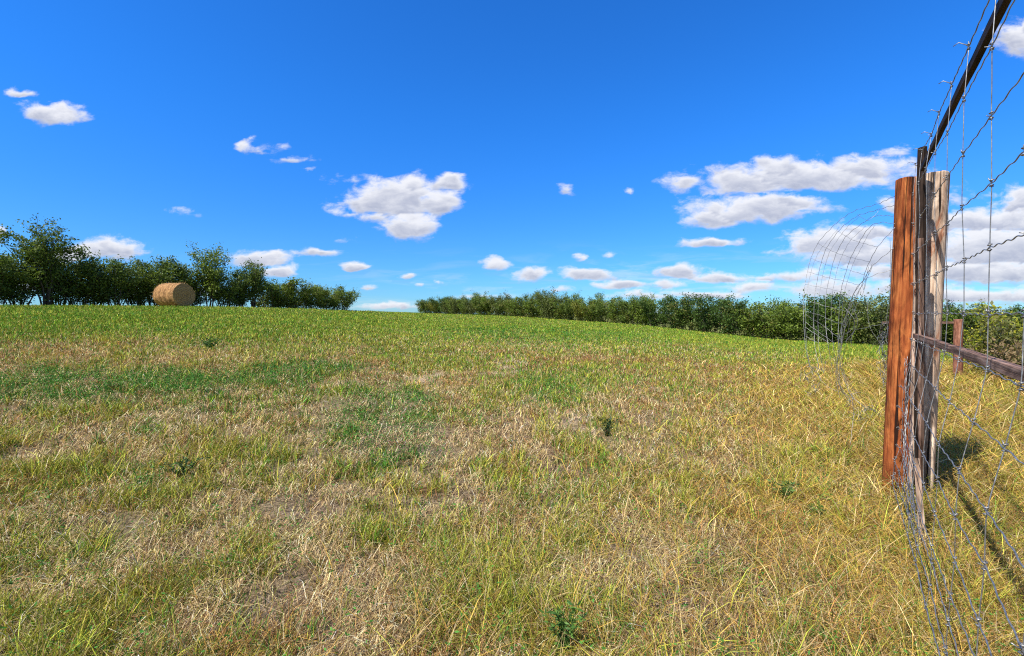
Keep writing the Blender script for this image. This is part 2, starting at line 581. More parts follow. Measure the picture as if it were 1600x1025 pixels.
# patches as seen: (x, y, half w, half h, kind, strength); turned into ground ellipses
PATCH = [
    (90, 610, 260, 34, 'b', .85), (330, 600, 190, 26, 'b', .7), (520, 575, 120, 14, 'b', .55), (600, 655, 90, 40, 'b', .7), (290, 648, 60, 20, 'b', .5),
    (640, 690, 80, 50, 'b', .55), (470, 590, 60, 14, 'b', .6), (830, 520, 160, 12, 'b', .35), (330, 537, 22, 6, 'b', .8), (860, 610, 60, 18, 'b', .4),
    (280, 750, 26, 20, 'b', .7), (300, 612, 420, 42, 'g', .75), (640, 560, 260, 16, 'g', .5), (900, 600, 200, 30, 'g', .5), (880, 540, 300, 10, 'g', .45), (560, 690, 160, 50, 'g', .35),
    (160, 880, 160, 60, 'g', .4), (620, 850, 120, 60, 'g', .5), (900, 760, 100, 40, 'g', .4), (30, 540, 90, 14, 'g', .4), (960, 470, 10, 5, 'g', .2),
    (200, 550, 330, 14, 's', .75), (700, 530, 260, 14, 's', .55), (500, 547, 200, 12, 's', .5), (668, 589, 62, 9, 'p', 1.), (815, 581, 50, 4, 'p', .9), (900, 657, 22, 8, 'p', .7), (560, 590, 30, 5, 'p', .6), (250, 690, 200, 30, 's', .55),
    (1040, 575, 200, 18, 'r', .6), (1240, 600, 130, 26, 'r', .7), (1100, 640, 90, 24, 'r', .35), (1010, 512, 50, 5, 'r', .5),
    (900, 660, 24, 12, 'x', .8), (460, 690, 60, 16, 'x', .35), (860, 810, 50, 40, 'x', .75), (770, 760, 70, 30, 'x', .35), (1000, 900, 60, 50, 'x', .55),
    (380, 830, 60, 30, 'x', .45), (560, 880, 60, 30, 'x', .5), (1090, 900, 40, 50, 'x', .6), (190, 820, 60, 20, 'x', .4), (1210, 740, 40, 30, 'x', .3), (600, 960, 70, 30, 'x', .45),
    (720, 850, 90, 50, 'y', .5), (450, 920, 120, 60, 'y', .4), (850, 620, 130, 26, 'y', .6), (950, 700, 120, 30, 'y', .3), (620, 820, 60, 40, 'y', .6), (760, 930, 120, 40, 'y', .3),
    (1290, 640, 90, 34, 'o', .8), (1320, 700, 110, 50, 'o', .55), (1530, 640, 140, 70, 'o', .9), (1330, 900, 170, 130, 'o', .6), (1560, 820, 140, 120, 'o', .7), (1180, 850, 100, 80, 'r', .35),
    (1200, 545, 130, 10, 'y', .5),
]
PG = []
for (x, y, a, b_, k, s_) in PATCH:
    c = gpt(x, y); l = gpt(x - a, y); r = gpt(x + a, y); t_ = gpt(x, y - b_); d_ = gpt(x, y + b_)
    if None in (c, l, r, d_):
        continue
    ry = ((t_.y if t_ else c.y * 1.4) - d_.y) / 2
    yc = ((t_.y if t_ else c.y * 1.4) + d_.y) / 2
    PG.append((c.x * (yc / c.y), yc, (r.x - l.x) / 2, max(ry, .12), k, s_))


def patch_w(x, y, kinds):
    w = np.zeros_like(x)
    sc = np.maximum(y, 1.5)
    wx = x + (fbm(x / sc * 9, y / sc * 9 + x * .7, 41, 3) - .5) * .16 * sc
    wy = y * (1 + (fbm(x / sc * 9 + 5, np.log(sc) * 6, 47, 3) - .5) * .5)
    for (cx, cy, rx, ry, k, s_) in PG:
        if k in kinds:
            d = np.sqrt(((wx - cx) / rx) ** 2 + ((wy - cy) / ry) ** 2)
            w = np.maximum(w, s_ * sstep(d, 1.25, .45))
    return w


def zones(x, y):
    """weights of green / bluegreen / yellow green / straw / gold / rust / bare per ground point"""
    u = x / np.maximum(y, .5)
    nz = fbm(x / 2.6, y / 4.0, 5, 4) - .5
    n2 = fbm(x / .45, y / .6, 9, 3) - .5
    n3 = fbm(x / 7., y / 9., 15, 3) - .5
    start = np.interp(u, [-1.2, -.5, 0, .35, .6, .8, 1.2], [11, 14, 21, 24, 24, 21, 26])
    far = sstep(y * (1 + nz * .5), start * .8, start * 1.25)
    g = far * (1.15 + nz * .8) + patch_w(x, y, 'g') * (.7 + 2.2 * n2) + .05
    b = patch_w(x, y, 'b') * (1.5 + 4.2 * n2) + .10 + .5 * np.clip(n3, 0, 1)
    yg = .27 + 1.6 * n2 + patch_w(x, y, 'y') * .9 + far * .30 + n3 * .7
    st = .42 + 1.2 * nz + patch_w(x, y, 's') * .9 - far * .15
    go = .12 + patch_w(x, y, 'o') * 2.0 + .8 * nz * (u > .3)
    ru = .26 + patch_w(x, y, 'r') * 1.1 - n2 * .6
    ba = patch_w(x, y, 'xp') * 1.2
    W_ = np.stack([g, b * (1 - .6 * far), yg, st, go * (1 - far), ru * (1 - .7 * far)], -1)
    W_ = np.clip(W_, .0, None)
    W_ /= W_.sum(-1, keepdims=True) + 1e-9
    return W_, np.clip(ba, 0, 1), far


PAL = np.stack([GREEN, BLUEG, YGREEN, STRAW, GOLD, RUST])


def pick_colour(Wt, rng):
    c = np.cumsum(Wt, -1)
    r = rng.random(len(Wt))[:, None]
    idx = (r > c).sum(-1).clip(0, 5)
    return idx


# ------------------------------------------------------------------ ground sheet
def build_ground():
    # fine fan in front of the camera, coarser behind: angles all round, radii growing
    ang = np.concatenate([np.linspace(-pi / 2, pi / 2, 640, endpoint=False), np.linspace(pi / 2, 3 * pi / 2, 90, endpoint=False)])
    R = np.concatenate([[.25], np.geomspace(.5, 130, 480), np.geomspace(140, 6000, 40)])
    A, RR = np.meshgrid(ang, R)
    X = RR * np.sin(A); Yv = RR * np.cos(A)
    Z = ground(X.ravel(), Yv.ravel())
    V = np.stack([X.ravel(), Yv.ravel(), Z], -1)
    na, nr = len(ang), len(R)
    i, j = np.meshgrid(np.arange(nr - 1), np.arange(na), indexing='ij')
    j2 = (j + 1) % na
    q = np.stack([i * na + j, i * na + j2, (i + 1) * na + j2, (i + 1) * na + j], -1).reshape(-1, 4)
    q = q[:, ::-1]
    V = np.concatenate([V, [[0, 0, gz(0, 0)]]])
    tri = np.stack([np.full(na, len(V) - 1), np.arange(na), (np.arange(na) + 1) % na], -1)[:, ::-1]
    Wt, ba, far = zones(V[:, 0], V[:, 1])
    c = (Wt[:, :, None] * PAL[None]).sum(1)
    near = np.exp(-np.hypot(V[:, 0], V[:, 1]) / 9)
    k = np.clip(np.maximum(near * .95, ba), 0, 1)[:, None]
    c = c * (1 - k) * .85 + SOILC * k
    pw = patch_w(V[:, 0], V[:, 1], 'p')[:, None]
    c = c * (1 - pw) + np.array((.62, .52, .34)) * pw
    me = np_mesh('field_ground', V, [q, tri], c, True)
    o = link_mesh('ground', me, M_SOIL)
    tag(o, 'dry prairie field soil under thin thatch', 'ground', kind='structure')
    me.update()


build_ground()

# ------------------------------------------------------------------ grass
def blades(x, y, h, w, lean, laz, face, col, segs, rng, tipdry=True, z0=None):
    """vectorised grass blades -> verts, faces, colours"""
    n = len(x)
    z = ground(x, y) if z0 is None else z0
    base = np.stack([x, y, z - .004], -1)
    ld = np.stack([np.sin(laz), np.cos(laz), np.zeros(n)], -1)
    side = np.stack([np.cos(face), np.sin(face), np.zeros(n)], -1)
    if segs == 3:
        ts = [0, .38, .74, 1.0]; ws = [.8, 1.0, .7]
    elif segs == 2:
        ts = [0, .55, 1.0]; ws = [.9, .8]
    else:
        ts = [0, 1.0]; ws = [1.0]
    V, C = [], []
    for k, t_ in enumerate(ts):
        # bending arc: angle grows along the blade
        horiz = h * np.sin(lean * t_ ** 0.6) * t_ ** 1.35 if segs > 1 else h * np.sin(lean) * t_
        vert = h * t_ * np.cos(lean * t_ ** .8)
        p = base + ld * horiz[:, None] + np.array([0, 0, 1.0]) * vert[:, None]
        if t_ < 1:
            s = side * (w * ws[k] * .5)[:, None]
            V += [p - s, p + s]
            C += [col, col]
        else:
            V.append(p)
            C.append(col)
    m = len(V)
    V = np.stack(V, 1).reshape(-1, 3); C = np.stack(C, 1).reshape(-1, 3)
    b = (np.arange(n) * m)[:, None]
    fs = []
    if segs == 3:
        fs.append(np.concatenate([b + np.array([[0, 1, 3, 2]]), b + np.array([[2, 3, 5, 4]])]))
        fs.append(b + np.array([[4, 5, 6]]))
    elif segs == 2:
        fs.append(b + np.array([[0, 1, 3, 2]]))
        fs.append(b + np.array([[2, 3, 4]]))
    else:
        fs.append(b + np.array([[0, 1, 2]]))
    return V, fs, C


def fence_x(y):
    return (528 / F) * y + .47


def scatter(n, y0, y1, rng, u0=-1.5, u1=1.65):
    y = y0 * np.exp(rng.random(n) * math.log(y1 / y0))
    u = u0 + (u1 - u0) * rng.random(n)
    return u * y, y


def build_grass():
    rng = np.random.default_rng(21)
    parts = []

    def layer(n, y0, y1, segs, tuft, hbase, wmin, wpx):
        nt = n // tuft
        cx, cy = scatter(nt, y0, y1, rng)
        D = np.interp(cx / cy, EU, ED)
        keep = cy < D + 2.5
        Wt, ba, far = zones(cx, cy)
        nn = fbm(cx / .35, cy / .35, 77, 3)
        thin = (sstep(nn, .42, .59) * np.exp(-np.maximum(cy - 6, 0) / 5) + 1 - np.exp(-np.maximum(cy - 6, 0) / 5)) * (1 - .88 * ba)
        keep &= rng.random(nt) < np.maximum(thin, .07)
        cx, cy, Wt, far, nn = cx[keep], cy[keep], Wt[keep], far[keep], nn[keep]
        tc = pick_colour(Wt, rng)
        # height map: taller by the fence and beyond it, taller greens
        fd = cx - fence_x(cy)
        tall = sstep(fd, -1.6, .1) * sstep(cy, 0, 3)
        hk = np.array([.80, .85, 1.10, .72, 1.15, 1.0])[tc]
        th = hbase * hk * (.55 + .9 * rng.random(len(cx))) * (1 + .8 * tall) * (.7 + .7 * nn)
        taz = rng.random(len(cx)) * 2 * pi
        tl = .25 + .7 * rng.random(len(cx)) ** 1.5
        cnt = tuft
        I = np.repeat(np.arange(len(cx)), cnt)
        m = len(I)
        rad = .018 + .035 * rng.random(len(cx)) + np.maximum(cy - 4, 0) * .012
        a = rng.random(m) * 2 * pi; rr = np.abs(rng.normal(0, 1, m)) * rad[I]
        x = cx[I] + np.cos(a) * rr; y = cy[I] + np.sin(a) * rr
        h = th[I] * (.45 + .75 * rng.random(m))
        lone = rng.random(m) < .25
        x = np.where(lone, x + rng.normal(0, .15, m) * np.maximum(1, y / 8), x); y = np.where(lone, y + rng.normal(0, .15, m) * np.maximum(1, y / 8), y)
        y = np.maximum(y, .6)
        ci = tc[I]
        other = pick_colour(Wt[I], rng)
        ci = np.where(rng.random(m) < .38, other, ci)
        dry = np.isin(ci, [3, 4, 5])
        lean = np.where(dry, .35 + 1.15 * rng.random(m) ** .8, .10 + .75 * rng.random(m)) + .15 * tl[I]
        laz = np.where(rng.random(m) < .4, taz[I] + rng.normal(0, .5, m), a + rng.normal(0, .8, m))
        w = np.maximum(wmin * (.6 + .8 * rng.random(m)), wpx * y / 461.0)
        w = np.where(dry, w * .75, w)
        col = PAL[ci] * (np.exp(rng.normal(-.10, .42, m)))[:, None]
        col = col * (1 + .16 * rng.normal(0, 1, (m, 3)) * .5)
        # a few sun bleached blades
        bl = rng.random(m) < .05 * (1 - far[I])
        col = np.where(bl[:, None], PALE * (.8 + .3 * rng.random(m))[:, None], col)
        V, fs, C = blades(x, y, h, w, lean, laz, rng.random(m) * 2 * pi, np.clip(col, .01, .8), segs, rng)
        parts.append((V, fs, C))

    layer(560000, 1.0, 6.5, 3, 18, .108, .0029, .62)
    layer(620000, 6.5, 22, 2, 12, .115, .0042, .66)
    layer(640000, 22, 112, 1, 8, .115, .009, .72)

    # flattened dead straws near the camera
    def litter(n, y0, y1, wpx, segs=2):
        x, y = scatter(n, y0, y1, rng)
        hole = fbm(x / .28, y / .28, 301, 3)
        kk = rng.random(n) < np.maximum(sstep(hole, .40, .56), .08)
        x, y = x[kk], y[kk]; n = len(x)
        Wt, ba, far = zones(x, y)
        L = .05 + .13 * rng.random(n) ** 1.5
        w = np.maximum(.0022 * (.6 + rng.random(n)), wpx * y / 461.0)
        z = ground(x, y) + .003 + .035 * rng.random(n) ** 1.6
        mixc = rng.random(n)[:, None]
        col = np.where(mixc < .45, STRAW, np.where(mixc < .62, PALE, np.where(mixc < .88, np.array((.40, .27, .15)), np.array((.19, .14, .10)))))
        col = np.clip(col * np.exp(rng.normal(-.05, .5, n))[:, None], 0, .85)
        col = col * (1 - Wt[:, 4:5] * np.array([[.0, .12, .45]]))
        laz = rng.random(n) * 2 * pi
        V, fs, C = blades(x, y, L, w, 1.25 + .3 * rng.random(n), laz, -laz + rng.normal(0, .5, n), col, segs, rng, z0=z)
        parts.append((V, fs, C))
    litter(260000, 1.0, 8, .50)
    litter(90000, 8, 20, .7, 1)

    # long arching golden blades beside and beyond the fence
    n = 80000
    y = .8 + 15 * rng.random(n) ** 1.3
    off = rng.normal(0.15, 1.15, n)
    x = fence_x(y) + off * (1 + .05 * y) + .04 * y
    k = (x < 1.7 * y) & (rng.random(n) < .9)
    x, y = x[k], y[k]; n = len(x)
    c = np.where(rng.random(n)[:, None] < .38, GOLD, np.where(rng.random(n)[:, None] < .25, STRAW, np.where(rng.random(n)[:, None] < .72, YGREEN * .9, RUST)))
    c = c * np.exp(rng.normal(-.12, .4, n))[:, None]
    parts.append(blades(x, y, (.12 + .24 * rng.random(n)) * (1 + .5 * sstep(x - fence_x(y), -.5, .3) * sstep(y, 2, 4)) + .018 * np.clip(y - 4, 0, 12) * (x > fence_x(y)), np.maximum(.0030, .55 * y / 461), .7 + .9 * rng.random(n), rng.random(n) * 2 * pi, rng.random(n) * 2 * pi, c, 3, rng))

    # seed stalks standing above the sward
    n = 9000
    x, y = scatter(n, 1.3, 14, rng)
    k = rng.random(n) < .25 + .75 * (fbm(x / .8, y / .8, 91, 2) > .52)
    x, y = x[k], y[k]; n = len(x)
    parts.append(blades(x, y, .16 + .16 * rng.random(n), np.maximum(.0018, .38 * y / 461), .15 + .6 * rng.random(n), rng.random(n) * 2 * pi, rng.random(n) * 2 * pi,
                        np.where(rng.random(n)[:, None] < .6, STRAW, RUST) * (.7 + .6 * rng.random(n))[:, None], 3, rng))

    # leafy alfalfa in the blue-green patches: tiny paired leaves on short stalks
    def leafy(n, y0, y1, per, ls):
        cx, cy = scatter(n, y0, y1, rng)
        w = patch_w(cx, cy, 'b')
        k = rng.random(n) < (w * .9 + .035)
        cx, cy = cx[k], cy[k]
        I = np.repeat(np.arange(len(cx)), per)
        m = len(I)
        H = (.10 + .16 * rng.random(len(cx)))[I]
        t_ = rng.random(m)
        spread = (.03 + .05 * rng.random(len(cx)))[I] * (.6 + .8 * t_)
        a = rng.random(m) * 2 * pi
        px = cx[I] + np.cos(a) * spread; py = cy[I] + np.sin(a) * spread
        z = ground(px, py) + H * (.15 + .85 * t_)
        s = np.maximum(ls * (.6 + .8 * rng.random(m)), .9 * py / 461)
        d1 = rng.normal(0, 1, (m, 3)); d1[:, 2] *= .5; d1 /= np.linalg.norm(d1, axis=1)[:, None]
        d2 = rng.normal(0, 1, (m, 3)); d2 -= d1 * (d1 * d2).sum(1)[:, None]; d2 /= np.linalg.norm(d2, axis=1)[:, None]
        c0 = np.stack([px, py, z], -1)
        V = np.stack([c0 - d1 * s[:, None], c0 + d2 * (s * .38)[:, None], c0 + d1 * s[:, None], c0 - d2 * (s * .38)[:, None]], 1).reshape(-1, 3)
        f = (np.arange(m) * 4)[:, None] + np.array([[0, 1, 2, 3]])
        c = BLUEG * (.7 + .7 * rng.random(m))[:, None]
        parts.append((V, [f], np.repeat(c, 4, 0)))
    leafy(26000, 1.5, 9, 22, .009)
    leafy(16000, 9, 30, 10, .012)

    Vs, C, F3, F4, off = [], [], [], [], 0
    for V, fs, c in parts:
        Vs.append(V); C.append(c)
        for f in fs:
            (F3 if f.shape[1] == 3 else F4).append(f + off)
        off += len(V)
    me = np_mesh('grass', np.concatenate(Vs), [np.concatenate(F4), np.concatenate(F3)], np.concatenate(C))
    o = link_mesh('grass', me, M_GRASS)
    tag(o, 'patchy dry and green pasture grass covering the whole field', 'grass', kind='stuff')


build_grass()

# ------------------------------------------------------------------ trees and bushes
def grow(seed, H, spread, stems, n_leaf, leaf, lean=(0, 0), base_r=.25, low=.18, sig=.16, shoots=.5, side=(5, 8), trunk_r=.035, fork=0.0,
         cols=((.030, .062, .018), (.075, .125, .030)), pale=0.0):
    """returns trunk mesh and crown mesh"""
    rng = random.Random(seed)
    nr = np.random.default_rng(seed)
    tb = MB()
    segs = []            # (p, q, weight)
    for k in range(stems):
        a = 2 * pi * (k + rng.random() * .8) / stems
        r0 = base_r * rng.random() ** .5
        p = Vector((cos(a) * r0, sin(a) * r0, -.08))
        out = spread * (.25 + .75 * rng.random())
        L = H * (.72 + .28 * rng.random()) * (1.0 - .12 * (out / max(spread, .01)))
        n = 8
        pts = [p.copy()]
        drift = Vector((rng.gauss(0, .1), rng.gauss(0, .1), 0))
        for i in range(1, n + 1):
            t = i / n
            q = Vector((cos(a) * (r0 + out * t ** 1.15), sin(a) * (r0 + out * t ** 1.15), L * t)) + drift * t * H * .5
            q += Vector((lean[0], lean[1], 0)) * t * t * H
            q += Vector((rng.gauss(0, .05), rng.gauss(0, .05), rng.gauss(0, .03))) * H * .18
            pts.append(q)
        rad = [trunk_r * (1 - .85 * i / n) * (.7 + .5 * rng.random() * 0 + .3) for i in range(n + 1)]
        tb.tube(pts, rad, 5)
        for i in range(n):
            if (i + .5) / n > low:
                segs.append((pts[i], pts[i + 1], .35 + .3 * (i > n * .6)))
        for b in range(rng.randint(*side)):
            t = low * .7 + (1 - low * .7) * rng.random() ** .8
            i = min(int(t * n), n - 1)
            s0 = pts[i].lerp(pts[i + 1], t * n - i)
            az = rng.random() * 2 * pi
            bl = H * (.14 + .20 * rng.random()) * (1.1 - .55 * t)
            up = .35 + .9 * rng.random()
            d = Vector((cos(az), sin(az), up)).normalized()
            bp = [s0]
            for j in range(1, 5):
                d = (d + Vector((rng.gauss(0, .18), rng.gauss(0, .18), rng.gauss(.1, .15)))).normalized()
                bp.append(bp[-1] + d * bl / 4)
            tb.tube(bp, [trunk_r * .35 * (1 - .2 * j) for j in range(5)], 4)
            for j in range(4):
                segs.append((bp[j], bp[j + 1], 1.0))
            for tw in range(2):
                j = rng.randint(1, 3)
                d2 = (d + Vector((rng.gauss(0, .8), rng.gauss(0, .8), rng.gauss(.2, .5)))).normalized()
                e = bp[j] + d2 * bl * .5
                tb.tube([bp[j], bp[j].lerp(e, .5) + Vector((0, 0, .02)), e], [trunk_r * .16, trunk_r * .12, trunk_r * .06], 3)
                segs.append((bp[j], e, 1.2))
        # bare-ended leafy shoots poking out of the top
        if rng.random() < shoots:
            s0 = pts[-1]
            for z in range(rng.randint(1, 3)):
                d = Vector((rng.gauss(0, .35) + cos(a) * .3, rng.gauss(0, .35) + sin(a) * .3, 1)).normalized()
                e = s0 + d * H * (.08 + .12 * rng.random())
                tb.tube([s0, s0.lerp(e, .5), e], [trunk_r * .2, trunk_r * .14, trunk_r * .06], 3)
                segs.append((s0, e, .8))
    S = np.array([[tuple(a), tuple(b)] for a, b, _ in segs])
    wgt = np.array([w * (Vector(a) - Vector(b)).length for a, b, w in segs])
    # leaf clumps: whole branches get more or fewer leaves, some stay thin so the sky shows through
    wgt = wgt * nr.choice([.15, .7, 1.2, 1.8], len(wgt), p=[.16, .3, .32, .22])
    wgt /= wgt.sum()
    idx = nr.choice(len(segs), n_leaf, p=wgt)
    t = nr.random(n_leaf)[:, None]
    pos = S[idx, 0] * (1 - t) + S[idx, 1] * t + nr.normal(0, sig, (n_leaf, 3)) * np.array([1, 1, .75])
    pos[:, 2] = np.maximum(pos[:, 2], .05)
    d1 = nr.normal(0, 1, (n_leaf, 3)); d1 /= np.linalg.norm(d1, axis=1)[:, None]
    d2 = nr.normal(0, 1, (n_leaf, 3)); d2 -= d1 * (d1 * d2).sum(1)[:, None]; d2 /= np.linalg.norm(d2, axis=1)[:, None]
    s = leaf * (.55 + .9 * nr.random(n_leaf))[:, None]
    V = np.stack([pos - d1 * s, pos + d2 * s * .48, pos + d1 * s, pos - d2 * s * .48], 1).reshape(-1, 3)
    f = (np.arange(n_leaf) * 4)[:, None] + np.array([[0, 1, 2, 3]])
    br = nr.random(len(segs))
    k = np.clip(.65 * br[idx] + .45 * nr.random(n_leaf), 0, 1)[:, None]
    c = np.array(cols[0]) * (1 - k) + np.array(cols[1]) * k
    if pale:
        pk = (br[idx] > 1 - pale)[:, None]
        c = np.where(pk, np.array((.20, .19, .055)) * (.7 + .5 * nr.random(n_leaf))[:, None], c)
    Vt = np.concatenate(tb.v)
    by = {}
    for ff in tb.f:
        by.setdefault(ff.shape[1], []).append(ff)
    tm = np_mesh('trunk', Vt, [np.concatenate(x) for x in by.values()], None, True)
    tm.materials.append(M_BARK)
    cm = np_mesh('crown', V, [f], np.repeat(c, 4, 0))
    cm.materials.append(M_LEAF)
    return tm, cm


def plant_tree(name, meshes, x, y, rz, sc, label, cat, group=None, part=('trunk', 'crown'), sz=None):
    r = empty(name, (x, y, gz(x, y)), rz)
    r.scale = (sc, sc, sz or sc)
    tag(r, label, cat, group)
    for nm, me in zip(part, meshes):
        o = bpy.data.objects.new(nm, me)
        COL.objects.link(o)
        o.parent = r
    return r


ORD = ['first', 'second', 'third', 'fourth', 'fifth', 'sixth', 'seventh', 'eighth', 'ninth', 'tenth', 'eleventh', 'twelfth', 'thirteenth', 'fourteenth',
       'fifteenth', 'sixteenth', 'seventeenth', 'eighteenth', 'nineteenth', 'twentieth', 'twenty-first', 'twenty-second', 'twenty-third', 'twenty-fourth',
       'twenty-fifth', 'twenty-sixth', 'twenty-seventh', 'twenty-eighth', 'twenty-ninth', 'thirtieth', 'thirty-first', 'thirty-second', 'thirty-third',
       'thirty-fourth', 'thirty-fifth', 'thirty-sixth', 'thirty-seventh', 'thirty-eighth', 'thirty-ninth', 'fortieth', 'forty-first', 'forty-second', 'forty-third', 'forty-fourth', 'forty-fifth', 'forty-sixth', 'forty-seventh', 'forty-eighth', 'forty-ninth', 'fiftieth', 'fifty-first', 'fifty-second', 'fifty-third', 'fifty-fourth']

DG = ((.035, .070, .017), (.16, .225, .036))
MG = ((.042, .085, .018), (.22, .30, .042))


def build_trees():
    rr = random.Random(5)
    # ---- left shelterbelt bushes: open stems, leaves above
    LV = [grow(100 + i, 4.4, 1.6, 11, 7000, .085, low=.13, sig=.19, base_r=.5, cols=DG, shoots=.8, trunk_r=.04) for i in range(5)]
    LS = [grow(150 + i, 3.0, 1.7, 12, 6000, .075, low=.03, sig=.18, base_r=.7, cols=MG, shoots=.6, trunk_r=.03, pale=.12) for i in range(3)]

    def lline(px, extra=0):
        d = 1 / (1 / 32 + (1 / 56 - 1 / 32) * px / 560) + extra
        return (px - CX) / F * d, d
    spots = []
    # (column, height of the top in rows above the base, low variant?)
    px_list = [(-150, 80), (-112, 88), (-75, 84), (-38, 90), (-5, 86), (28, 88), (92, 92), (124, 78), (152, 75), (182, 76), (212, 74), (243, 78), (275, 70), (303, 68), (352, 58), (374, 52),
               (424, 50), (446, 44), (470, 42), (494, 38), (516, 35), (536, 34)]
    for k, (px, hh) in enumerate(px_list):
        x, d = lline(px, rr.uniform(-.5, .8))
        low = px > 415
        me = rr.choice(LS if low else LV); hh *= rr.uniform(.94, 1.10)
        Hm = hh * d / F
        sc = Hm / (3.0 * 1.02 if low else 4.4 * 1.0)
        w = sc * (rr.uniform(1.05, 1.25) if not low else rr.uniform(1.1, 1.3))
        if px < 0:
            lab = 'dark leafy shelterbelt bush at the far left edge, %s from the edge' % ORD[[-5, -38, -75, -112, -150].index(px)]
        elif low:
            lab = 'low rounded yellow-green bush, %s in the low run right of the round-headed tree' % ORD[k - 16]
        elif px < 240:
            lab = 'dark many-stemmed bush, %s from the left edge between the wind-swept tree and the bale' % ORD[k - 5] if px > 60 else 'dark many-stemmed bush, at the left foot of the wind-swept tree'
        else:
            lab = ('dark many-stemmed bush directly behind the hay bale', 'dark bush behind the right end of the hay bale', 'dark bush at the left foot of the tall slender tree',
                   'short dark bush just right of the tall slender tree', 'short dark bush tucked left of the round-headed tree')[[243, 275, 303, 352, 374].index(px)]
        if px == 28:
            lab = 'dark bush at the left foot of the wind-swept tree'
        if px == 92:
            lab = 'dark bush with bluish leaves against the right side of the wind-swept tree'
        plant_tree('shelterbelt_bush', me, x, d, rr.random() * 6.28, w, lab, 'bush', 'bushes of the left shelterbelt', sz=sc)
    # ---- taller trees of the left row
    t1 = grow(201, 7.2, 1.9, 7, 6200, .095, lean=(-.10, 0), low=.30, sig=.19, base_r=.4, cols=DG, shoots=1.0, side=(7, 10), trunk_r=.07)
    x, d = lline(74, -.3)
    plant_tree('windswept_tree', t1, x, d, 0, .89, 'tall open-crowned tree with branches reaching left, tallest in the left row', 'tree')
    t2 = grow(207, 7.0, .95, 6, 6000, .09, low=.22, sig=.24, base_r=.25, cols=MG, shoots=.5, side=(9, 12), trunk_r=.06)
    x, d = lline(328, -.6)
    plant_tree('slender_tree', t2, x, d, .4, .94, 'tall slender green tree right of the hay bale', 'tree')
    t3 = grow(215, 5.4, .85, 5, 5200, .08, low=.28, sig=.24, base_r=.2, cols=DG, shoots=.2, side=(10, 13), trunk_r=.07)
    x, d = lline(396, -.5)
    plant_tree('round_headed_tree', t3, x, d, 0, .98, 'round-headed dark tree with a clear trunk, right of the slender tree', 'tree')

    # ---- right hedge: dense to the ground
    HC = [MG, DG, ((.03, .055, .018), (.17, .20, .055)), MG, ((.020, .050, .015), (.11, .19, .035)), ((.04, .06, .012), (.26, .27, .04)), DG, MG]
    RV = [grow(300 + i, 3.6 * (1, .95, 1.1, .9, 1.05, .92, 1.12, 1)[i], 1.45, (13, 11, 9, 14, 12, 13, 9, 12)[i], 7000, .085, low=.0, sig=(.24, .2, .26, .22, .2, .25, .22, .18)[i], base_r=.95, cols=HC[i], shoots=(.5, .9, 1, .3, .7, .4, 1, .8)[i], side=(6, 8), trunk_r=.03, pale=(.0, .08, .0, .14, .05, .0, .1, .2)[i]) for i in range(8)]
    RT = [grow(340 + i, 5.0, 1.1, 6, 4200, .09, low=.25, sig=.24, base_r=.3, cols=MG, shoots=.4, side=(7, 10), trunk_r=.05) for i in range(2)]

    def rline(px, extra=0):
        d = 1 / (1 / 110 + (1 / 36.8 - 1 / 110) * (px - 660) / 720.0) + extra
        return (px - CX) / F * d, d
    # spacing about two metres along the hedge
    x0, y0 = rline(664); x1, y1 = rline(1640)
    L = math.hypot(x1 - x0, y1 - y0)
    n = int(L / 2.1)
    k = 0
    names = []
    for i in range(n + 1):
        t = i / n
        x = x0 + (x1 - x0) * t + rr.uniform(-.3, .3); y = y0 + (y1 - y0) * t + rr.uniform(-.3, .3)
        px = CX + F * x / y
        hpx = np.interp(px, [655, 700, 800, 850, 900, 1000, 1100, 1300, 1400, 1480, 1560, 1700], [21, 24, 31, 37, 39, 43, 55, 71, 75, 64, 63, 66])
        Hm = hpx * y / F * rr.uniform(.90, 1.08)
        if i == 0:
            lab = 'small hazy bush ending the right hedge at its far left tip'
        elif px > 1470:
            lab = 'dense hedge bush beyond the fence wires, %s right of the post' % ORD[len([a for a in names if a > 1470])]
        elif px > 1375:
            lab = 'dense hedge bush hidden mostly behind the wooden posts'
            if any(a > 1375 for a in names):
                lab = 'dense hedge bush right behind the grey weathered post'
        elif px > 1255:
            lab = 'tall dark hedge bush seen through the loose wire mesh, %s from the left' % ORD[len([a for a in names if a > 1255])]
        else:
            lab = '%s green bush from the left tip of the long right hedge' % ORD[i]
        names.append(px)
        me = RV[rr.choice((0, 0, 1, 1, 2, 3, 3, 4, 4, 5, 6, 7))]
        sc = Hm / 3.75
        plant_tree('hedge_bush', me, x, y, rr.random() * 6.28, max(sc, .95) * rr.uniform(1.08, 1.2), lab, 'bush', 'bushes of the right hedge', sz=sc)
    # saplings standing above the hedge
    for j, (px, top, lab) in enumerate([
            (751, 454, 'slim sapling poking above the hedge near its left tip'), (848, 452, 'leafy sapling rising over the hedge left of its middle'),
            (893, 455, 'pale green tree rising above the hedge, just right of the leafy sapling'),
            (930, 456, 'bright green round-topped tree standing above the hedge'), (1010, 457, 'bright green tree above the hedge, right of the round-topped one'),
            (975, 462, 'small tree top peeping over the hedge between two brighter trees'), (1135, 464, 'small dark tree top over the middle of the hedge'),
            (1215, 468, 'dark tree top over the hedge left of the loose wire mesh')]):
        x, y = rline(px, 2.0)
        base = gz(x, y)
        Hm = EYE + (HOR - top) / F * y - base
        me = RT[j % 2]
        plant_tree('hedge_tree', me, x, y, j * 1.3, Hm / 5.2 * rr.uniform(.9, 1.1), lab, 'tree', 'trees rising above the right hedge', sz=Hm / 5.2)
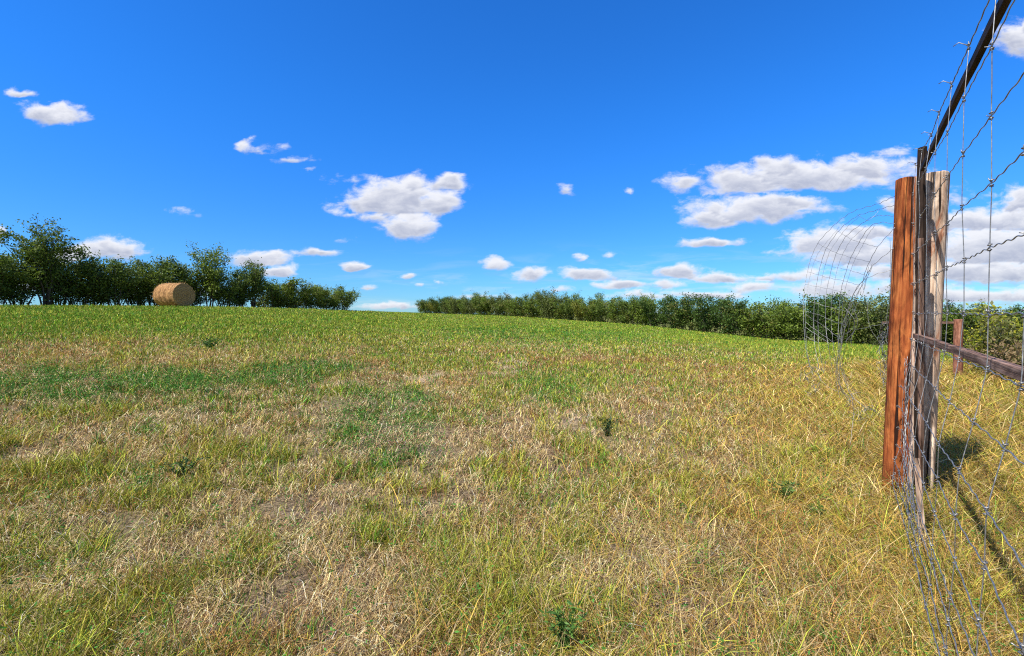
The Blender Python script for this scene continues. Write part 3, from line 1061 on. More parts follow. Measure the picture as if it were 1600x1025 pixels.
    # pale willows behind the loose mesh
    wl = grow(401, 5.2, 1.5, 8, 3400, .08, low=.2, sig=.24, cols=((.10, .135, .07), (.26, .30, .17)), shoots=.8, trunk_r=.03)
    for (px, top, Y, lab) in [(1335, 462, 43, 'pale grey-green willow behind the hedge and the loose mesh'), (1372, 466, 42, 'pale willow beside the brown post, partly hidden by it'),
                              (1298, 466, 44, 'smaller pale willow at the left of the loose mesh')]:
        x = (px - CX) / F * Y
        Hm = EYE + (HOR - top) / F * Y - gz(x, Y)
        plant_tree('pale_willow', wl, x, Y, px, Hm / 5.4, lab, 'tree', 'pale willows')
    # distant trees right of the post
    dk = grow(411, 6.0, 1.5, 4, 3600, .10, low=.55, sig=.26, cols=((.008, .020, .012), (.022, .042, .02)), shoots=.2, side=(7, 9), trunk_r=.09)
    bare = grow(413, 6.0, 2.0, 6, 380, .07, low=.4, sig=.25, cols=((.10, .12, .06), (.2, .22, .12)), shoots=1, side=(9, 12), trunk_r=.06)
    for (me, px, top, Y, lab, nm) in [
            (dk, 1481, 467, 48, 'dark spreading tree just right of the grey post', 'dark_tree'), (dk, 1540, 474, 52, 'dark flat-topped tree beyond the fence mesh', 'dark_tree'),
            (dk, 1574, 474, 55, 'dark tree right of the flat-topped tree', 'dark_tree'), (dk, 1640, 476, 55, 'dark tree at the far right edge beyond the fence', 'dark_tree'),
            (bare, 1503, 463, 47, 'thin-leaved pale tree between two dark trees', 'sparse_tree'), (bare, 1568, 478, 44, 'nearly bare pale tree at the far right', 'sparse_tree'),
            (dk, 1240, 468, 70, 'distant dark tree top left of the loose mesh', 'dark_tree')]:
        x = (px - CX) / F * Y
        Hm = EYE + (HOR - top) / F * Y - gz(x, Y)
        plant_tree(nm, me, x, Y, px * .7, Hm / 6.3, lab, 'tree', 'far trees behind the hedge')
    # bushes beyond the fence, near
    yb = grow(501, 1.9, .8, 9, 2600, .045, low=.1, sig=.10, base_r=.3, cols=((.10, .16, .02), (.42, .40, .04)), shoots=.9, trunk_r=.018)
    gb = grow(505, 1.3, .9, 9, 2400, .04, low=.02, sig=.11, base_r=.35, cols=((.05, .08, .02), (.20, .19, .06)), shoots=.6, trunk_r=.012)
    tb_ = grow(507, 1.2, .9, 10, 1500, .035, low=.02, sig=.12, base_r=.4, cols=((.14, .09, .045), (.30, .22, .12)), shoots=.9, trunk_r=.010)
    for (me, px, Y, sc, lab) in [
            (yb, 1598, 13.0, 1.15, 'yellow-green leafy bush beyond the weathered rail at the right edge'), (yb, 1556, 13.6, .85, 'small yellow bush just left of the larger one beyond the rail'),
            (tb_, 1592, 11.8, .95, 'brown dried thicket under the yellow bush beyond the rail'), (tb_, 1640, 11.0, 1.1, 'brown dried thicket touching the right edge'),
            (gb, 1562, 12.6, .62, 'low green weedy bush just left of the brown thicket at the right'),
            (gb, 1566, 15, .75, 'dull green bush behind the yellow bush'), (gb, 1620, 12, 1.4, 'dull green bush at the right edge behind the yellow bush'), (gb, 1527, 17, .55, 'low dull green bush right of the distant post')]:
        x = (px - CX) / F * Y
        plant_tree('roadside_bush', me, x, Y, px, sc, lab, 'bush', 'bushes beyond the fence', part=('stems', 'foliage'))


build_trees()


# ------------------------------------------------------------------ field weeds standing alone
def weed(px, py, H, n, cols, seed, label, spread=.10, leaf=.012):
    p = gpt(px, py)
    rng = random.Random(seed); nr = np.random.default_rng(seed)
    r = empty('leafy_weed', p)
    tag(r, label, 'weed', 'weeds standing alone in the grass')
    mb = MB(); anchors = []
    for k in range(7):
        a = rng.random() * 6.28; o = spread * rng.random()
        pts = [Vector((cos(a) * o * t * t + rng.gauss(0, .004), sin(a) * o * t * t + rng.gauss(0, .004), H * t * (.7 + .3 * rng.random()))) for t in (0, .25, .5, .75, 1)]
        mb.tube(pts, [.003, .0026, .002, .0016, .001], 4)
        anchors += [(pts[i], pts[i + 1]) for i in range(4)]
    me_c = np.full((sum(len(v) for v in mb.v), 3), .0) + np.array((.10, .14, .04))
    mb.build('stems', M_LEAF, r, cols=me_c)
    S = np.array([[tuple(a), tuple(b)] for a, b in anchors])
    idx = nr.integers(0, len(anchors), n)
    t = nr.random(n)[:, None]
    pos = S[idx, 0] * (1 - t) + S[idx, 1] * t
    d1 = nr.normal(0, 1, (n, 3)); d1[:, 2] = np.abs(d1[:, 2]) * .6; d1 /= np.linalg.norm(d1, axis=1)[:, None]
    d2 = nr.normal(0, 1, (n, 3)); d2 -= d1 * (d1 * d2).sum(1)[:, None]; d2 /= np.linalg.norm(d2, axis=1)[:, None]
    s = leaf * (.7 + .8 * nr.random(n))[:, None]
    V = np.stack([pos, pos + d1 * s + d2 * s * .32, pos + d1 * s * 2.1, pos + d1 * s - d2 * s * .32], 1).reshape(-1, 3)
    f = (np.arange(n) * 4)[:, None] + np.array([[0, 1, 2, 3]])
    k = nr.random(n)[:, None]
    c = np.array(cols[0]) * (1 - k) + np.array(cols[1]) * k
    link_mesh('foliage', np_mesh('foliage', V, [f], np.repeat(c, 4, 0)), M_LEAF, r)


weed(880, 1040, .26, 420, ((.045, .12, .03), (.16, .30, .06)), 1, 'bright green leafy weed at the bottom edge of the field')
weed(948, 682, .22, 300, ((.02, .05, .02), (.06, .11, .05)), 2, 'dark green leafy weed beside a pale bare patch in mid field', .16, .016)
weed(1226, 795, .22, 260, ((.05, .11, .03), (.14, .24, .06)), 3, 'green thistle-like weed in golden grass left of the brown post', .10, .016)
weed(1272, 815, .12, 160, ((.06, .13, .03), (.17, .27, .06)), 4, 'small low green weed lower right of the thistle-like weed', .10, .018)
weed(285, 757, .20, 320, ((.02, .055, .02), (.07, .13, .04)), 5, 'dark green weed alone in dry grass at lower left', .18, .014)
weed(330, 545, .24, 340, ((.04, .10, .025), (.10, .19, .045)), 6, 'dark green weed clump in the straw-coloured band below the bale', .5, .03)
#weed(385, 880, .16, 220, ((.03, .08, .025), (.10, .18, .05)), 7, 'small green weed in dry grass near the bottom left', .12, .012)


# ------------------------------------------------------------------ hay bale
def hay_mats():
    m, t, b, out = new_mat('hay_side')
    g = t.new('ShaderNodeTexCoord')
    o = g.outputs['Object']
    n = t.noise(t.vmath('MULTIPLY', o, (1.0, .35, .35)), 16, 8, .7, .5)
    n2 = t.noise(t.vmath('MULTIPLY', o, (7.0, .5, .5)), 2.2, 5, .6)
    col = t.ramp(t.math('ADD', t.math('MULTIPLY', n.outputs[0], .6), t.math('MULTIPLY', n2.outputs[0], .4)),
                 [(.38, (.07, .028, .010)), (.47, (.25, .12, .04)), (.55, (.43, .235, .085)), (.66, (.68, .44, .20))])
    t.l.new(col, b.inputs['Base Color'])
    b.inputs['Roughness'].default_value = .85
    bp = t.new('ShaderNodeBump'); bp.inputs['Distance'].default_value = .06; bp.inputs['Strength'].default_value = 1
    t.l.new(n.outputs[0], bp.inputs['Height']); t.l.new(bp.outputs[0], b.inputs['Normal'])
    m2, t, b, out = new_mat('hay_end')
    g = t.new('ShaderNodeTexCoord')
    o = g.outputs['Object']
    s = t.new('ShaderNodeSeparateXYZ'); t.l.new(o, s.inputs[0])
    r = t.math('SQRT', t.math('ADD', t.math('MULTIPLY', s.outputs[1], s.outputs[1]), t.math('MULTIPLY', s.outputs[2], s.outputs[2])))
    n = t.noise(o, 14, 7, .7)
    rings = t.math('SINE', t.math('ADD', t.math('MULTIPLY', r, 42), t.math('MULTIPLY', n.outputs[0], 7)))
    f = t.math('ADD', t.math('MULTIPLY', rings, .045), n.outputs[0])
    t.l.new(t.ramp(f, [(.32, (.13, .065, .022)), (.5, (.38, .21, .08)), (.68, (.60, .37, .15))]), b.inputs['Base Color'])
    b.inputs['Roughness'].default_value = .9
    bp = t.new('ShaderNodeBump'); bp.inputs['Distance'].default_value = .05; bp.inputs['Strength'].default_value = 1
    t.l.new(f, bp.inputs['Height']); t.l.new(bp.outputs[0], b.inputs['Normal'])
    return m, m2


def build_bale():
    ms, me_ = hay_mats()
    Y = 35.5
    R = 35.5 * 36.0 / F / 2 * 1.04
    L = 2.05
    # flat face looks along (cos a, sin a)
    a = math.radians(-17)
    cxp = (273 - CX) / F * Y
    z = gz(cxp, Y)
    zb = EYE + (HOR - 479.5) / F * Y
    root = empty('hay_bale', (cxp, Y, min(z, zb + .05) - .03), a)
    tag(root, 'large round straw-coloured hay bale lying on its side before the left trees', 'hay bale')
    nr = np.random.default_rng(3)
    nx, na = 28, 72
    xs = np.linspace(-L / 2, L / 2, nx)
    th = np.arange(na) * 2 * pi / na
    X, T = np.meshgrid(xs, th, indexing='ij')
    rr = R * (1 - .07 * (np.abs(X) / (L / 2)) ** 6)
    rr = rr + .085 * (fbm(X * 3 + 9, T * 4, 3, 3) - .5) + .02 * np.sin(X * 13.0)
    low = np.sin(T) < -.9
    Z = rr * np.sin(T)
    Z = np.maximum(Z, -R * .955) + R
    Yv = rr * np.cos(T) * (1 + .03 * (np.sin(T) < 0))
    V = np.stack([X, Yv, Z], -1).reshape(-1, 3)
    i, j = np.meshgrid(np.arange(nx - 1), np.arange(na), indexing='ij')
    j2 = (j + 1) % na
    q = np.stack([i * na + j, i * na + j2, (i + 1) * na + j2, (i + 1) * na + j], -1).reshape(-1, 4)
    V[:, 2] -= 0
    body = link_mesh('wrapped_side', np_mesh('wrapped_side', V, [q], None, True), ms, root)
    # end faces as discs with ringed relief
    for s in (1, -1):
        nr_ = 22
        rad = np.linspace(0.02, 1, nr_)
        RR, TT = np.meshgrid(rad, th, indexing='ij')
        edge = V.reshape(nx, na, 3)[-1 if s > 0 else 0]
        cen = np.array([0, 0, R])
        ey = edge[:, 1][None]; ez = (edge[:, 2] - R)[None]
        YY = RR * ey; ZZ = RR * ez
        XX = s * (L / 2 + .07 * (1 - RR ** 3) + .018 * np.sin(RR * 34 + TT) * (RR < .97) + .03 * (fbm(YY * 4 + 3, ZZ * 4, 8, 3) - .5) * (RR < .98))
        Vd = np.stack([XX, YY, ZZ], -1).reshape(-1, 3)
        i, j = np.meshgrid(np.arange(nr_ - 1), np.arange(na), indexing='ij')
        j2 = (j + 1) % na
        qd = np.stack([i * na + j, i * na + j2, (i + 1) * na + j2, (i + 1) * na + j], -1).reshape(-1, 4)
        if s < 0:
            qd = qd[:, ::-1]
        Vd = np.concatenate([Vd, [[s * (L / 2 + .07), 0, 0]]])
        tr = np.stack([np.full(na, len(Vd) - 1), np.arange(na), (np.arange(na) + 1) % na], -1)
        e = link_mesh('spiral_end', np_mesh('spiral_end', Vd, [qd, tr], None, True), me_, root, (0, 0, R))
    # stray straws standing off the surface
    n = 2600
    x = (nr.random(n) - .5) * L; t = nr.random(n) * 2 * pi
    base = np.stack([x, R * np.cos(t), R + np.maximum(R * np.sin(t), -R * .93)], -1)
    nrm = np.stack([np.zeros(n), np.cos(t), np.sin(t)], -1)
    d = nrm * .5 + nr.normal(0, .8, (n, 3)); d /= np.linalg.norm(d, axis=1)[:, None]
    w = np.cross(d, nrm); w /= np.linalg.norm(w, axis=1)[:, None] + 1e-9
    ln = (.05 + .16 * nr.random(n) ** 2)[:, None]
    V = np.stack([base - w * .006 - nrm * .03, base + w * .006 - nrm * .03, base + d * ln], 1).reshape(-1, 3)
    f = (np.arange(n) * 3)[:, None] + np.array([[0, 1, 2]])
    c = np.repeat(np.array((.60, .44, .23)) * (.6 + .7 * nr.random(n))[:, None], 3, 0)
    link_mesh('loose_straw', np_mesh('loose_straw', V, [f], c), M_GRASS, root)


build_bale()


# ------------------------------------------------------------------ wooden posts
def post(name, base, top, r0, r1, mat, label, seed, split=None, sides=56, rings=70, cat='fence post', group=None, chamfer=.0):
    """round post from base to top (Vectors); origin at base"""
    ax = (top - base)
    H = ax.length
    q = Vector((0, 0, 1)).rotation_difference(ax.normalized())
    o = np.random.default_rng(seed)
    h = np.concatenate([np.linspace(-.35, H - .012, rings), [H - .003, H]])
    th = np.arange(sides) * 2 * pi / sides
    Hh, T = np.meshgrid(h, th, indexing='ij')
    t = np.clip(Hh / H, 0, 1)
    r = r0 + (r1 - r0) * t
    r = r * (1 + .05 * (fbm(np.cos(T) * 1.5 + seed, Hh * .8 + np.sin(T) * 1.5, seed, 3) - .5) * 2)
    r = r + .004 * (fbm(T * 9, Hh * 1.5, seed + 5, 3) - .5) * 2
    # deep drying cracks running up the post
    for (ta, h0, h1, dep, wd) in (split or []):
        da = (T - ta - .10 * np.sin(Hh * 1.3 + ta) + pi) % (2 * pi) - pi
        m = np.exp(-(da / wd) ** 2) * sstep(Hh, h0 - .15, h0 + .1) * sstep(Hh, h1 + .15, h1 - .1)
        r = r - dep * m
    r[-1] *= .93
    X = r * np.cos(T); Yv = r * np.sin(T)
    Z = Hh + np.where(Hh > H - .02, .012 * (fbm(X * 22, Yv * 22, seed, 2) - .5) + chamfer * X, 0)
    V = np.stack([X, Yv, Z], -1).reshape(-1, 3)
    n, na = len(h), sides
    i, j = np.meshgrid(np.arange(n - 1), np.arange(na), indexing='ij')
    j2 = (j + 1) % na
    qd = np.stack([i * na + j, i * na + j2, (i + 1) * na + j2, (i + 1) * na + j], -1).reshape(-1, 4)
    V = np.concatenate([V, [[0, 0, H + .004]]])
    last = (n - 1) * na
    tr = np.stack([np.full(na, len(V) - 1), last + np.arange(na), last + (np.arange(na) + 1) % na], -1)
    me = np_mesh(name, V, [qd, tr], None, True)
    ob = link_mesh(name, me, mat)
    ob.location = base
    ob.rotation_mode = 'QUATERNION'
    ob.rotation_quaternion = q
    tag(ob, label, cat, group)
    return ob


YB = 3.84
brown_b = P(1404, 788, YB + .03); brown_b.z = gz(brown_b.x, brown_b.y)
brown_t = P(1424, 281, YB + .04)
post('wooden_post', brown_b, brown_t, .116, .102, M_BROWN, 'thick reddish-brown round post with a long drying crack', 4,
     split=[(4.50, -1, 9, .030, .050), (5.2, -1, 9, .010, .05), (3.4, .5, 1.7, .006, .04), (3.9, 1.2, 9, .005, .03)], cat='post', chamfer=-.10)
grey_b = P(1437, 796, YB - .12); grey_b.z = gz(grey_b.x, grey_b.y)
grey_t = P(1457, 273, YB - .10)
post('wooden_post', grey_b, grey_t, .078, .104, M_GREY, 'weathered grey round post right of the brown post', 9,
     split=[(4.3, .3, 2.0, .012, .05), (5.3, 1.2, 9, .014, .05), (4.8, -1, 1.0, .012, .07)], cat='post')

# distant post with a short rail beyond the fence
dp = P(1497, 583, 12.0)
dpz = gz(dp.x, dp.y)
post('distant_post', Vector((dp.x, dp.y, dpz)), P(1497.5, 499, 12.0), .10, .095, wood_mat('distant_post_wood', [(.34, (.06, .022, .014)), (.46, (.15, .06, .04)), (.55, (.26, .12, .08)), (.70, (.42, .26, .19))]), 'small distant brown post seen between the fence wires', 14, sides=20, rings=20, cat='post')


def board(name, a, b, w, t, mat, label=None, cat=None, wdir=None, parent=None, seed=0, group=None, split=0):
    """sawn board from a to b; w along wdir, t across; edges slightly worn. Grain runs along local Z"""
    ax = (b - a); L = ax.length; zt = ax.normalized()
    wv = (wdir - zt * wdir.dot(zt)).normalized()
    tv = zt.cross(wv).normalized()
    n = max(8, int(L / .05))
    c = .07
    prof = []
    for sx, sy in ((1, -1), (1, 1), (-1, 1), (-1, -1)):
        k = t * c
        if sx * sy < 0:
            prof += [(sx * w / 2 - sx * k * .5, sy * t / 2), (sx * w / 2, sy * t / 2 - sy * k * .5)] if sx > 0 else [(sx * w / 2 - sx * k * .5, sy * t / 2), (sx * w / 2, sy * t / 2 - sy * k * .5)]
        else:
            prof += [(sx * w / 2, sy * t / 2 - sy * k * .5), (sx * w / 2 - sx * k * .5, sy * t / 2)]
    pr = np.array(prof)
    # keep the outline ordered by angle
    an = np.arctan2(pr[:, 1] / t, pr[:, 0] / w)
    pr = pr[np.argsort(an)]
    m = len(pr)
    zs = np.linspace(0, L, n)
    V = []
    for i, z in enumerate(zs):
        wob = .002 * np.array([mnoise.noise(Vector((z * 2.3, seed, 0))), mnoise.noise(Vector((z * 2.3, seed + 5, 3)))])
        for k in range(m):
            e = 1 + .015 * mnoise.noise(Vector((z * 9, k * 3.1, seed)))
            V.append((pr[k, 0] * e + wob[0] * 2, pr[k, 1] * e + wob[1] * 2, z))
    i, j = np.meshgrid(np.arange(n - 1), np.arange(m), indexing='ij')
    j2 = (j + 1) % m
    qd = np.stack([i * m + j, i * m + j2, (i + 1) * m + j2, (i + 1) * m + j], -1).reshape(-1, 4)
    caps = np.stack([np.arange(m)[::-1], np.arange(m) + (n - 1) * m])
    me = np_mesh(name, np.array(V), [qd, caps], None, False)
    ob = link_mesh(name, me, mat, parent)
    M = Matrix((wv, tv, zt)).transposed().to_4x4()
    M.translation = a
    ob.matrix_world = M
    if label:
        tag(ob, label, cat, group)
    return ob


FD = Vector((528 / F, 1, 0))          # along the fence, away from the camera
FN = Vector((1, -528 / F, 0)).normalized()
UP = Vector((0, 0, 1))


def FP(Y, c, H):
    """point on the fence: distance north Y, sideways offset c, H below eye level"""
    return Vector(((528 / F) * Y + c, Y, EYE - H))


top_rail = board('top_rail', FP(-1.4, .515, 1.11 * -1), FP(3.48, .515, -1.085), .023, .042, M_DARK, 'dark square top rail running overhead along the fence', 'rail', FN, seed=3)
mid_rail = board('middle_rail', FP(-1.2, .565, .203), P(1431, 524.5, 3.66), .034, .036, M_RAIL, 'weathered grey middle rail crossing in front of the grey post', 'rail', FN, seed=8)
board('upright_board', P(1434, 765, 3.64), P(1441, 230, 3.56), .032, .050, M_DARK, 'dark upright board nailed between the two posts', 'board', Vector((1, .1, 0)), seed=12)
gs = P(1439, 820, 3.55); gs.z = gz(gs.x, gs.y) - .1
board('split_slab', gs, P(1439, 372, 3.44), .030, .022, M_RAIL, 'split grey slab of wood standing against the upright board', 'board', Vector((1, .2, 0)), seed=15)
sb = P(1447, 884, 2.80); sb.z = gz(sb.x, sb.y) - .05
board('broken_stake', sb, P(1431, 716, 3.02), .026, .022, M_GREY, 'thin broken grey stake leaning in the wire at the foot of the posts', 'stake', Vector((1, 0, 0)), seed=19)
board('distant_rail', P(1380, 504, 12.05), P(1491, 504, 12.05), .06, .06, M_RAIL, 'short distant grey rail left of the small distant post', 'rail', Vector((0, 1, 0)), seed=22)


# ------------------------------------------------------------------ woven wire
def wavy(pts, step, amp, per, seed, up=UP, ph=0):
    """resample a polyline and give it the crimp of fence wire"""
    P_ = np.array([tuple(p) for p in pts], float)
    d = np.concatenate([[0], np.cumsum(np.linalg.norm(np.diff(P_, axis=0), axis=1))])
    n = max(4, int(d[-1] / step))
    s = np.linspace(0, d[-1], n)
    # smooth (catmull-rom like) by cosine blend of linear interpolation
    Q = np.stack([np.interp(s, d, P_[:, k]) for k in range(3)], -1)
    k = max(1, int(.05 / step))
    if n > 6 * k:
        ker = np.ones(2 * k + 1) / (2 * k + 1)
        Qp = np.pad(Q, ((k, k), (0, 0)), mode='edge')
        Qs = np.stack([np.convolve(Qp[:, c], ker, 'valid') for c in range(3)], -1)
        Qs[0], Qs[-1] = Q[0], Q[-1]
        Q = Qs
    u = np.array(tuple(up))
    jit = np.array([mnoise.noise(Vector((float(x) * 5, seed * 3.7, 0))) for x in s])
    Q = Q + u[None] * (amp * np.sin(s / per * 2 * pi + ph))[:, None] + (u[None] * .8 + np.array([[.6, -.2, 0]])) * (jit * amp * 1.1)[:, None]
    return Q


def knot(mb, c, s=1.0, seed=0):
    rng = random.Random(seed)
    # two tight wraps of wire round the crossing and a stub
    for o in (-.011, .008):
        pts = []
        for k in range(9):
            a = k / 8 * 2 * pi * 1.1 + rng.random()
            pts.append(c + (FN * cos(a) * .0055 + FD.normalized() * sin(a) * .0065 + UP * (o + .005 * k / 8)) * s)
        mb.tube(pts, .0021 * s, 5)
    d = Vector((rng.uniform(-1, .4), rng.uniform(-.5, .5), rng.uniform(-.4, .9))).normalized()
    mb.tube([c, c + d * .009 * s, c + d * .019 * s + UP * .003], .0017 * s, 5)


ROWS = [  # H below the eye, sideways offset c
    (-1.16, .492), (-.93, .472), (-.695, .479), (-.462, .486), (-.232, .493), (0.0, .50), (.203, .490), (.39, .452), (.572, .410), (.734, .398), (.898, .402), (1.03, .395),
    (1.13, .388), (1.23, .38), (1.31, .372)]


def build_fence_mesh():
    root = empty('woven_wire_mesh', FP(1.5, .45, EYE - .0))
    tag(root, 'galvanised woven wire mesh strung along the fence from the posts towards the camera', 'wire mesh')
    inv = root.matrix_basis.inverted()
    rng = random.Random(2)
    off = Vector(root.location)
    Ys = [-1.0, -.67, -.34, -.01, .32, .65, .98, 1.314, 1.645, 2.03, 2.38, 2.70, 3.02, 3.33, 3.62]
    H = [r[0] for r in ROWS]; Cc = [r[1] for r in ROWS]

    def cH(h):
        return float(np.interp(h, H, Cc))
    jit = {}
    for a, Y in enumerate(Ys):
        for b in range(len(ROWS)):
            jit[a, b] = (rng.gauss(0, .006), rng.gauss(0, .004), rng.gauss(0, .010 if H[b] > .9 else .003))
    # sag of the bottom rows towards the ground and slight unevenness near the post
    def node(a, b):
        h, c = ROWS[b]
        dy, dc, dh = jit[a, b]
        near = sstep(Ys[a], 2.7, 3.7)
        if h > .3:
            c = c + .03 * near * (1 if h < 1.1 else -.3)
            dh += .05 * near * (h - .3)
        return FP(Ys[a] + dy, c + dc, h + dh)
    for b in range(len(ROWS)):
        pts = [node(a, b) - off for a in range(len(Ys))]
        h = ROWS[b][0]
        # end wrapped on the post with a ragged tail
        e = (P(1426 + rng.uniform(-3, 3), 0, 3.72)); e.z = pts[-1].z + off.z + rng.uniform(-.02, .02)
        end = Vector((FP(3.73, cH(h) + .01, 0).x, 3.73, e.z)) - off
        if h < -.5:
            pts = pts[:-1]
        pts.append(end) if h > -.5 else None
        mb = MB()
        mb.tube(wavy(pts, .012, .0030 if h < 1.0 else .005, .104 + .012 * (b % 4), b, ph=b), .0021 if 0 < b < 14 else .0025, 6)
        if h > -.5:
            c = end
            cl = [c]
            for k in range(1, 7):
                cl.append(c + Vector((.014 * sin(k * 1.4 + b), -.012 * k * .4, .012 * cos(k * 1.5 + b))) + Vector((-.004 * k, 0, 0)))
            mb.tube(cl, .0019, 5)
        mb.build('line_wire', M_WIRE, root)
    for a in range(len(Ys)):
        pts = [node(a, b) - off for b in range(len(ROWS))]
        mb = MB()
        tip = pts[0]
        mb.tube(wavy(pts, .02, .0012, .2, 40 + a, up=FD.normalized()), .00165, 6)
        # hook over the top wire
        s_ = rng.choice((-1, 1))
        mb.tube([tip, tip + UP * .012 - FN * .010, tip + UP * .024 - FN * .034 - FD.normalized() * .01, tip + UP * .018 - FN * .05], .0019, 5)
        for b in range(len(ROWS)):
            knot(mb, node(a, b) - off, 1.0, a * 31 + b)
        mb.build('stay_wire', M_WIRE, root)
    # extra crumpled strands where the mesh is bunched at its foot beside the posts
    for k in range(12):
        pts = []
        for (x, y, Y) in [(1421, 560, 3.72), (1417, 640, 3.66), (1413, 700, 3.52), (1416, 760, 3.30), (1426, 830, 3.0), (1438, 900, 2.7), (1452, 965, 2.4), (1468, 1030, 2.15)]:
            if y < 600 + 22 * k and k > 3:
                continue
            pts.append(P(x + rng.gauss(0, 3.5) + (k % 7) * 1.8 - 3 + (y - 700) * .012 * (k % 4), y + rng.gauss(0, 4), Y) - off)
        mb = MB()
        mb.tube(wavy(pts, .01, .006, .07 + .012 * k, 80 + k, up=Vector((.7, .2, .6)), ph=k), .0021, 5)
        mb.build('bunched_strand', M_WIRE, root)
    for k in range(14):
        y = 840 + 16 * k
        c0 = P(1436 + (y - 880) * .22, y, 2.72 - (y - 880) * .0042)
        mb = MB()
        pts = [c0 + Vector((rng.uniform(-.05, .05), rng.uniform(-.06, .06), rng.uniform(-.06, .06))) * (1 if j else .3) - off for j in range(5)]
        mb.tube(wavy(pts, .008, .004, .05, 120 + k), .0017, 5)
        mb.build('bunched_strand', M_WIRE, root)


build_fence_mesh()


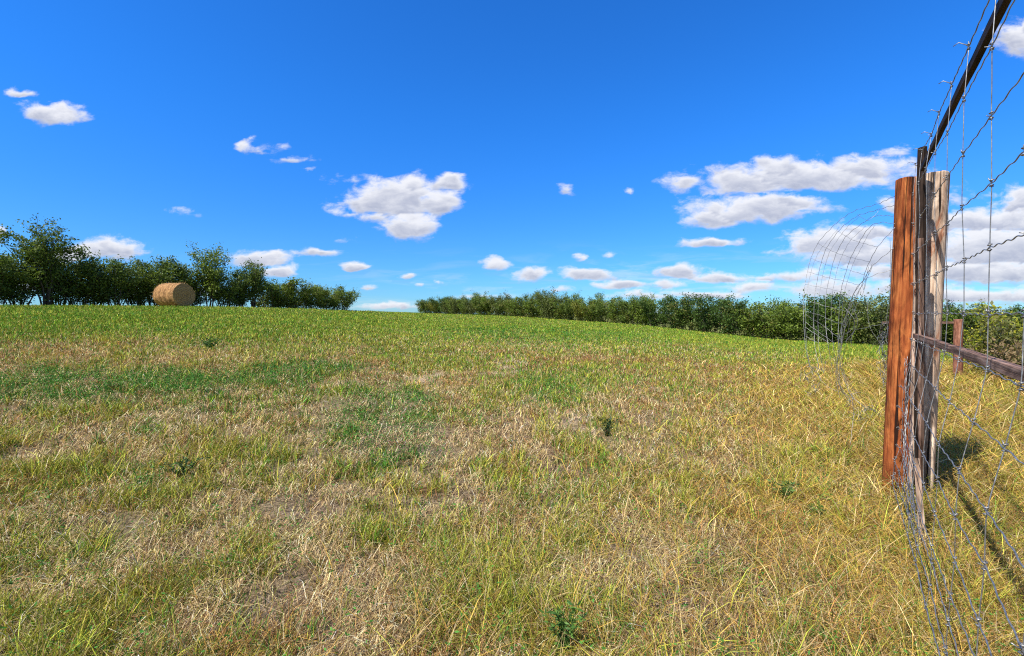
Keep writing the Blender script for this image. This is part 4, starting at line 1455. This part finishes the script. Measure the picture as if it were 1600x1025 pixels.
def build_loose_mesh():
    """the torn roll of mesh hanging in a curl left of the brown post"""
    base = P(1330, 640, 4.6)
    root = empty('loose_wire_mesh', (base.x, base.y, gz(base.x, base.y)))
    tag(root, 'torn roll of wire mesh curling out left of the brown post', 'wire mesh')
    off = Vector(root.location)
    S = 1 / 2.561

    def Q(x, y, Y):
        return P(1240 + x * S, 300 + y * S, Y) - off
    rng = random.Random(8)
    rows = [
        [(418, 10, 3.9), (345, 45, 4.15), (240, 75, 4.4), (180, 115, 4.55), (130, 165, 4.65), (95, 205, 4.72), (68, 265, 4.75), (55, 320, 4.75), (45, 370, 4.72), (38, 430, 4.66), (40, 520, 4.6), (46, 610, 4.55), (64, 700, 4.5)],
        [(416, 50, 3.9), (340, 70, 4.1), (258, 92, 4.3), (205, 130, 4.42), (175, 160, 4.5), (128, 228, 4.6), (108, 290, 4.65), (98, 330, 4.66), (90, 380, 4.65), (83, 420, 4.62), (80, 510, 4.6), (84, 610, 4.5), (104, 720, 4.4)],
        [(412, 98, 3.9), (380, 95, 4.0), (320, 95, 4.15), (275, 125, 4.25), (240, 150, 4.33), (205, 180, 4.4), (170, 245, 4.5), (152, 300, 4.53), (143, 345, 4.54), (133, 390, 4.54), (128, 430, 4.52), (128, 520, 4.5), (138, 620, 4.4), (160, 730, 4.4)],
        [(410, 130, 3.9), (370, 120, 3.98), (320, 125, 4.08), (290, 155, 4.15), (260, 205, 4.25), (228, 262, 4.32), (212, 310, 4.36), (200, 350, 4.38), (190, 390, 4.4), (185, 420, 4.4), (180, 520, 4.4), (178, 610, 4.35)],
        [(408, 140, 3.9), (370, 180, 3.95), (335, 220, 4.0), (310, 265, 4.08), (285, 320, 4.15), (275, 370, 4.2), (250, 420, 4.22), (215, 480, 4.26), (190, 540, 4.3), (180, 600, 4.3), (175, 700, 4.3), (180, 770, 4.3), (215, 830, 4.3)],
        [(404, 222, 3.9), (350, 265, 3.96), (310, 300, 4.02), (285, 345, 4.08), (250, 390, 4.14), (230, 430, 4.18), (205, 510, 4.24), (190, 580, 4.28), (180, 640, 4.3), (190, 710, 4.3), (230, 820, 4.2), (300, 870, 4.1)],
        [(402, 310, 3.9), (340, 325, 3.95), (290, 345, 4.02), (255, 375, 4.08), (230, 430, 4.15), (212, 500, 4.2), (196, 590, 4.25), (170, 690, 4.3), (176, 760, 4.3), (240, 850, 4.2)],
        [(396, 340, 3.95), (392, 250, 3.95), (400, 205, 3.93), (388, 330, 3.95), (385, 420, 3.98), (372, 500, 4.0), (380, 600, 4.0)],
    ]
    for i, r in enumerate(rows):
        mb = MB()
        mb.tube(wavy([Q(*p) for p in r], .012, .0040, .09, i), .0020, 5)
        mb.build('line_wire', M_WIRE, root)
    # the same wires doubled where the roll overlaps itself
    for i, r in enumerate(rows[:7]):
        mb = MB()
        dx, dy, dY = rng.uniform(4, 22) * (1 if i < 7 else -1), rng.uniform(6, 30), rng.uniform(.12, .35)
        k0 = 2 if i % 2 else 3
        mb.tube(wavy([Q(x + dx * min(1, j / 4), y + dy * min(1, j / 4), Y + dY * min(1, j / 3)) for j, (x, y, Y) in enumerate(r)][k0:], .012, .0035, .08, 60 + i), .0013, 5)
        mb.build('line_wire', M_WIRE, root)
    cross = [
        [(255, 90, 4.3), (300, 120, 4.12), (345, 70, 4.1)],
        [(175, 155, 4.5), (240, 195, 4.32), (290, 208, 4.2), (335, 220, 4.0)],
        [(95, 205, 4.72), (170, 245, 4.5), (240, 265, 4.3), (308, 280, 4.1)],
        [(68, 265, 4.75), (150, 298, 4.53), (220, 312, 4.34), (285, 332, 4.13)],
        [(58, 320, 4.75), (145, 345, 4.54), (200, 355, 4.38), (258, 372, 4.1)],
        [(46, 370, 4.72), (130, 385, 4.54), (190, 400, 4.4), (246, 425, 4.2)],
        [(42, 430, 4.66), (120, 455, 4.52), (185, 470, 4.4), (225, 480, 4.25)],
        [(45, 478, 4.62), (100, 490, 4.55), (165, 520, 4.45), (205, 530, 4.28)],
        [(46, 490, 4.6), (120, 535, 4.5), (170, 575, 4.4), (190, 590, 4.28)],
        [(45, 520, 4.6), (100, 560, 4.5), (165, 605, 4.4)],
        [(44, 540, 4.6), (90, 570, 4.5), (150, 610, 4.4)],
        [(44, 575, 4.6), (70, 590, 4.55), (100, 604, 4.45)],
        [(240, 470, 4.2), (262, 520, 4.15), (240, 560, 4.2), (225, 600, 4.2), (236, 625, 4.2)],
        [(262, 480, 4.15), (235, 520, 4.2), (250, 550, 4.2), (205, 600, 4.25)],
        [(200, 460, 4.3), (240, 500, 4.2), (248, 540, 4.2), (205, 570, 4.25)],
        [(248, 552, 4.2), (300, 540, 4.1), (372, 524, 3.98)],
        [(296, 430, 4.1), (296, 480, 4.1), (302, 540, 4.08), (340, 596, 4.03)],
        [(275, 370, 4.15), (280, 400, 4.1), (288, 350, 4.1), (300, 300, 4.0)],
        [(385, 180, 3.93), (390, 260, 3.95), (384, 340, 3.95)],
        [(60, 690, 4.6), (100, 730, 4.55), (120, 770, 4.5), (180, 800, 4.4)],
        [(50, 700, 4.65), (90, 700, 4.6), (110, 760, 4.5)],
        [(236, 820, 4.3), (240, 900, 4.25), (232, 960, 4.2), (228, 1010, 4.15)],
        [(190, 660, 4.3), (200, 720, 4.3), (240, 790, 4.25), (290, 860, 4.2), (330, 880, 4.1)],
        [(165, 680, 4.3), (170, 760, 4.3), (186, 830, 4.25)],
    ]
    for i, r in enumerate(cross):
        mb = MB()
        mb.tube(wavy([Q(*p) for p in r], .012, .0022, .11, 30 + i), .0014, 5)
        mb.build('stay_wire', M_WIRE, root)
    # crumpled netting hanging against the post and lying in the grass
    for k in range(46):
        mb = MB()
        if k < 32:
            x, y, Y = rng.uniform(345, 385), rng.uniform(540, 760), 4.0
            sp = (22, 60)
        elif k < 39:
            x, y, Y = rng.uniform(180, 320), rng.uniform(780, 900), 4.2
            sp = (50, 30)
        else:
            x, y, Y = rng.uniform(60, 140), rng.uniform(680, 790), 4.5
            sp = (35, 40)
        pts = []
        for j in range(6):
            pts.append(Q(x + rng.uniform(-1, 1) * sp[0], y + rng.uniform(-1, 1) * sp[1], Y + rng.uniform(-.12, .12)))
        if k < 32:
            pts.sort(key=lambda p: -p.z)
        mb.tube(wavy(pts, .012, .004, .07, 90 + k), .0013, 4)
        mb.build('crumpled_strand', M_WIRE, root)


build_loose_mesh()
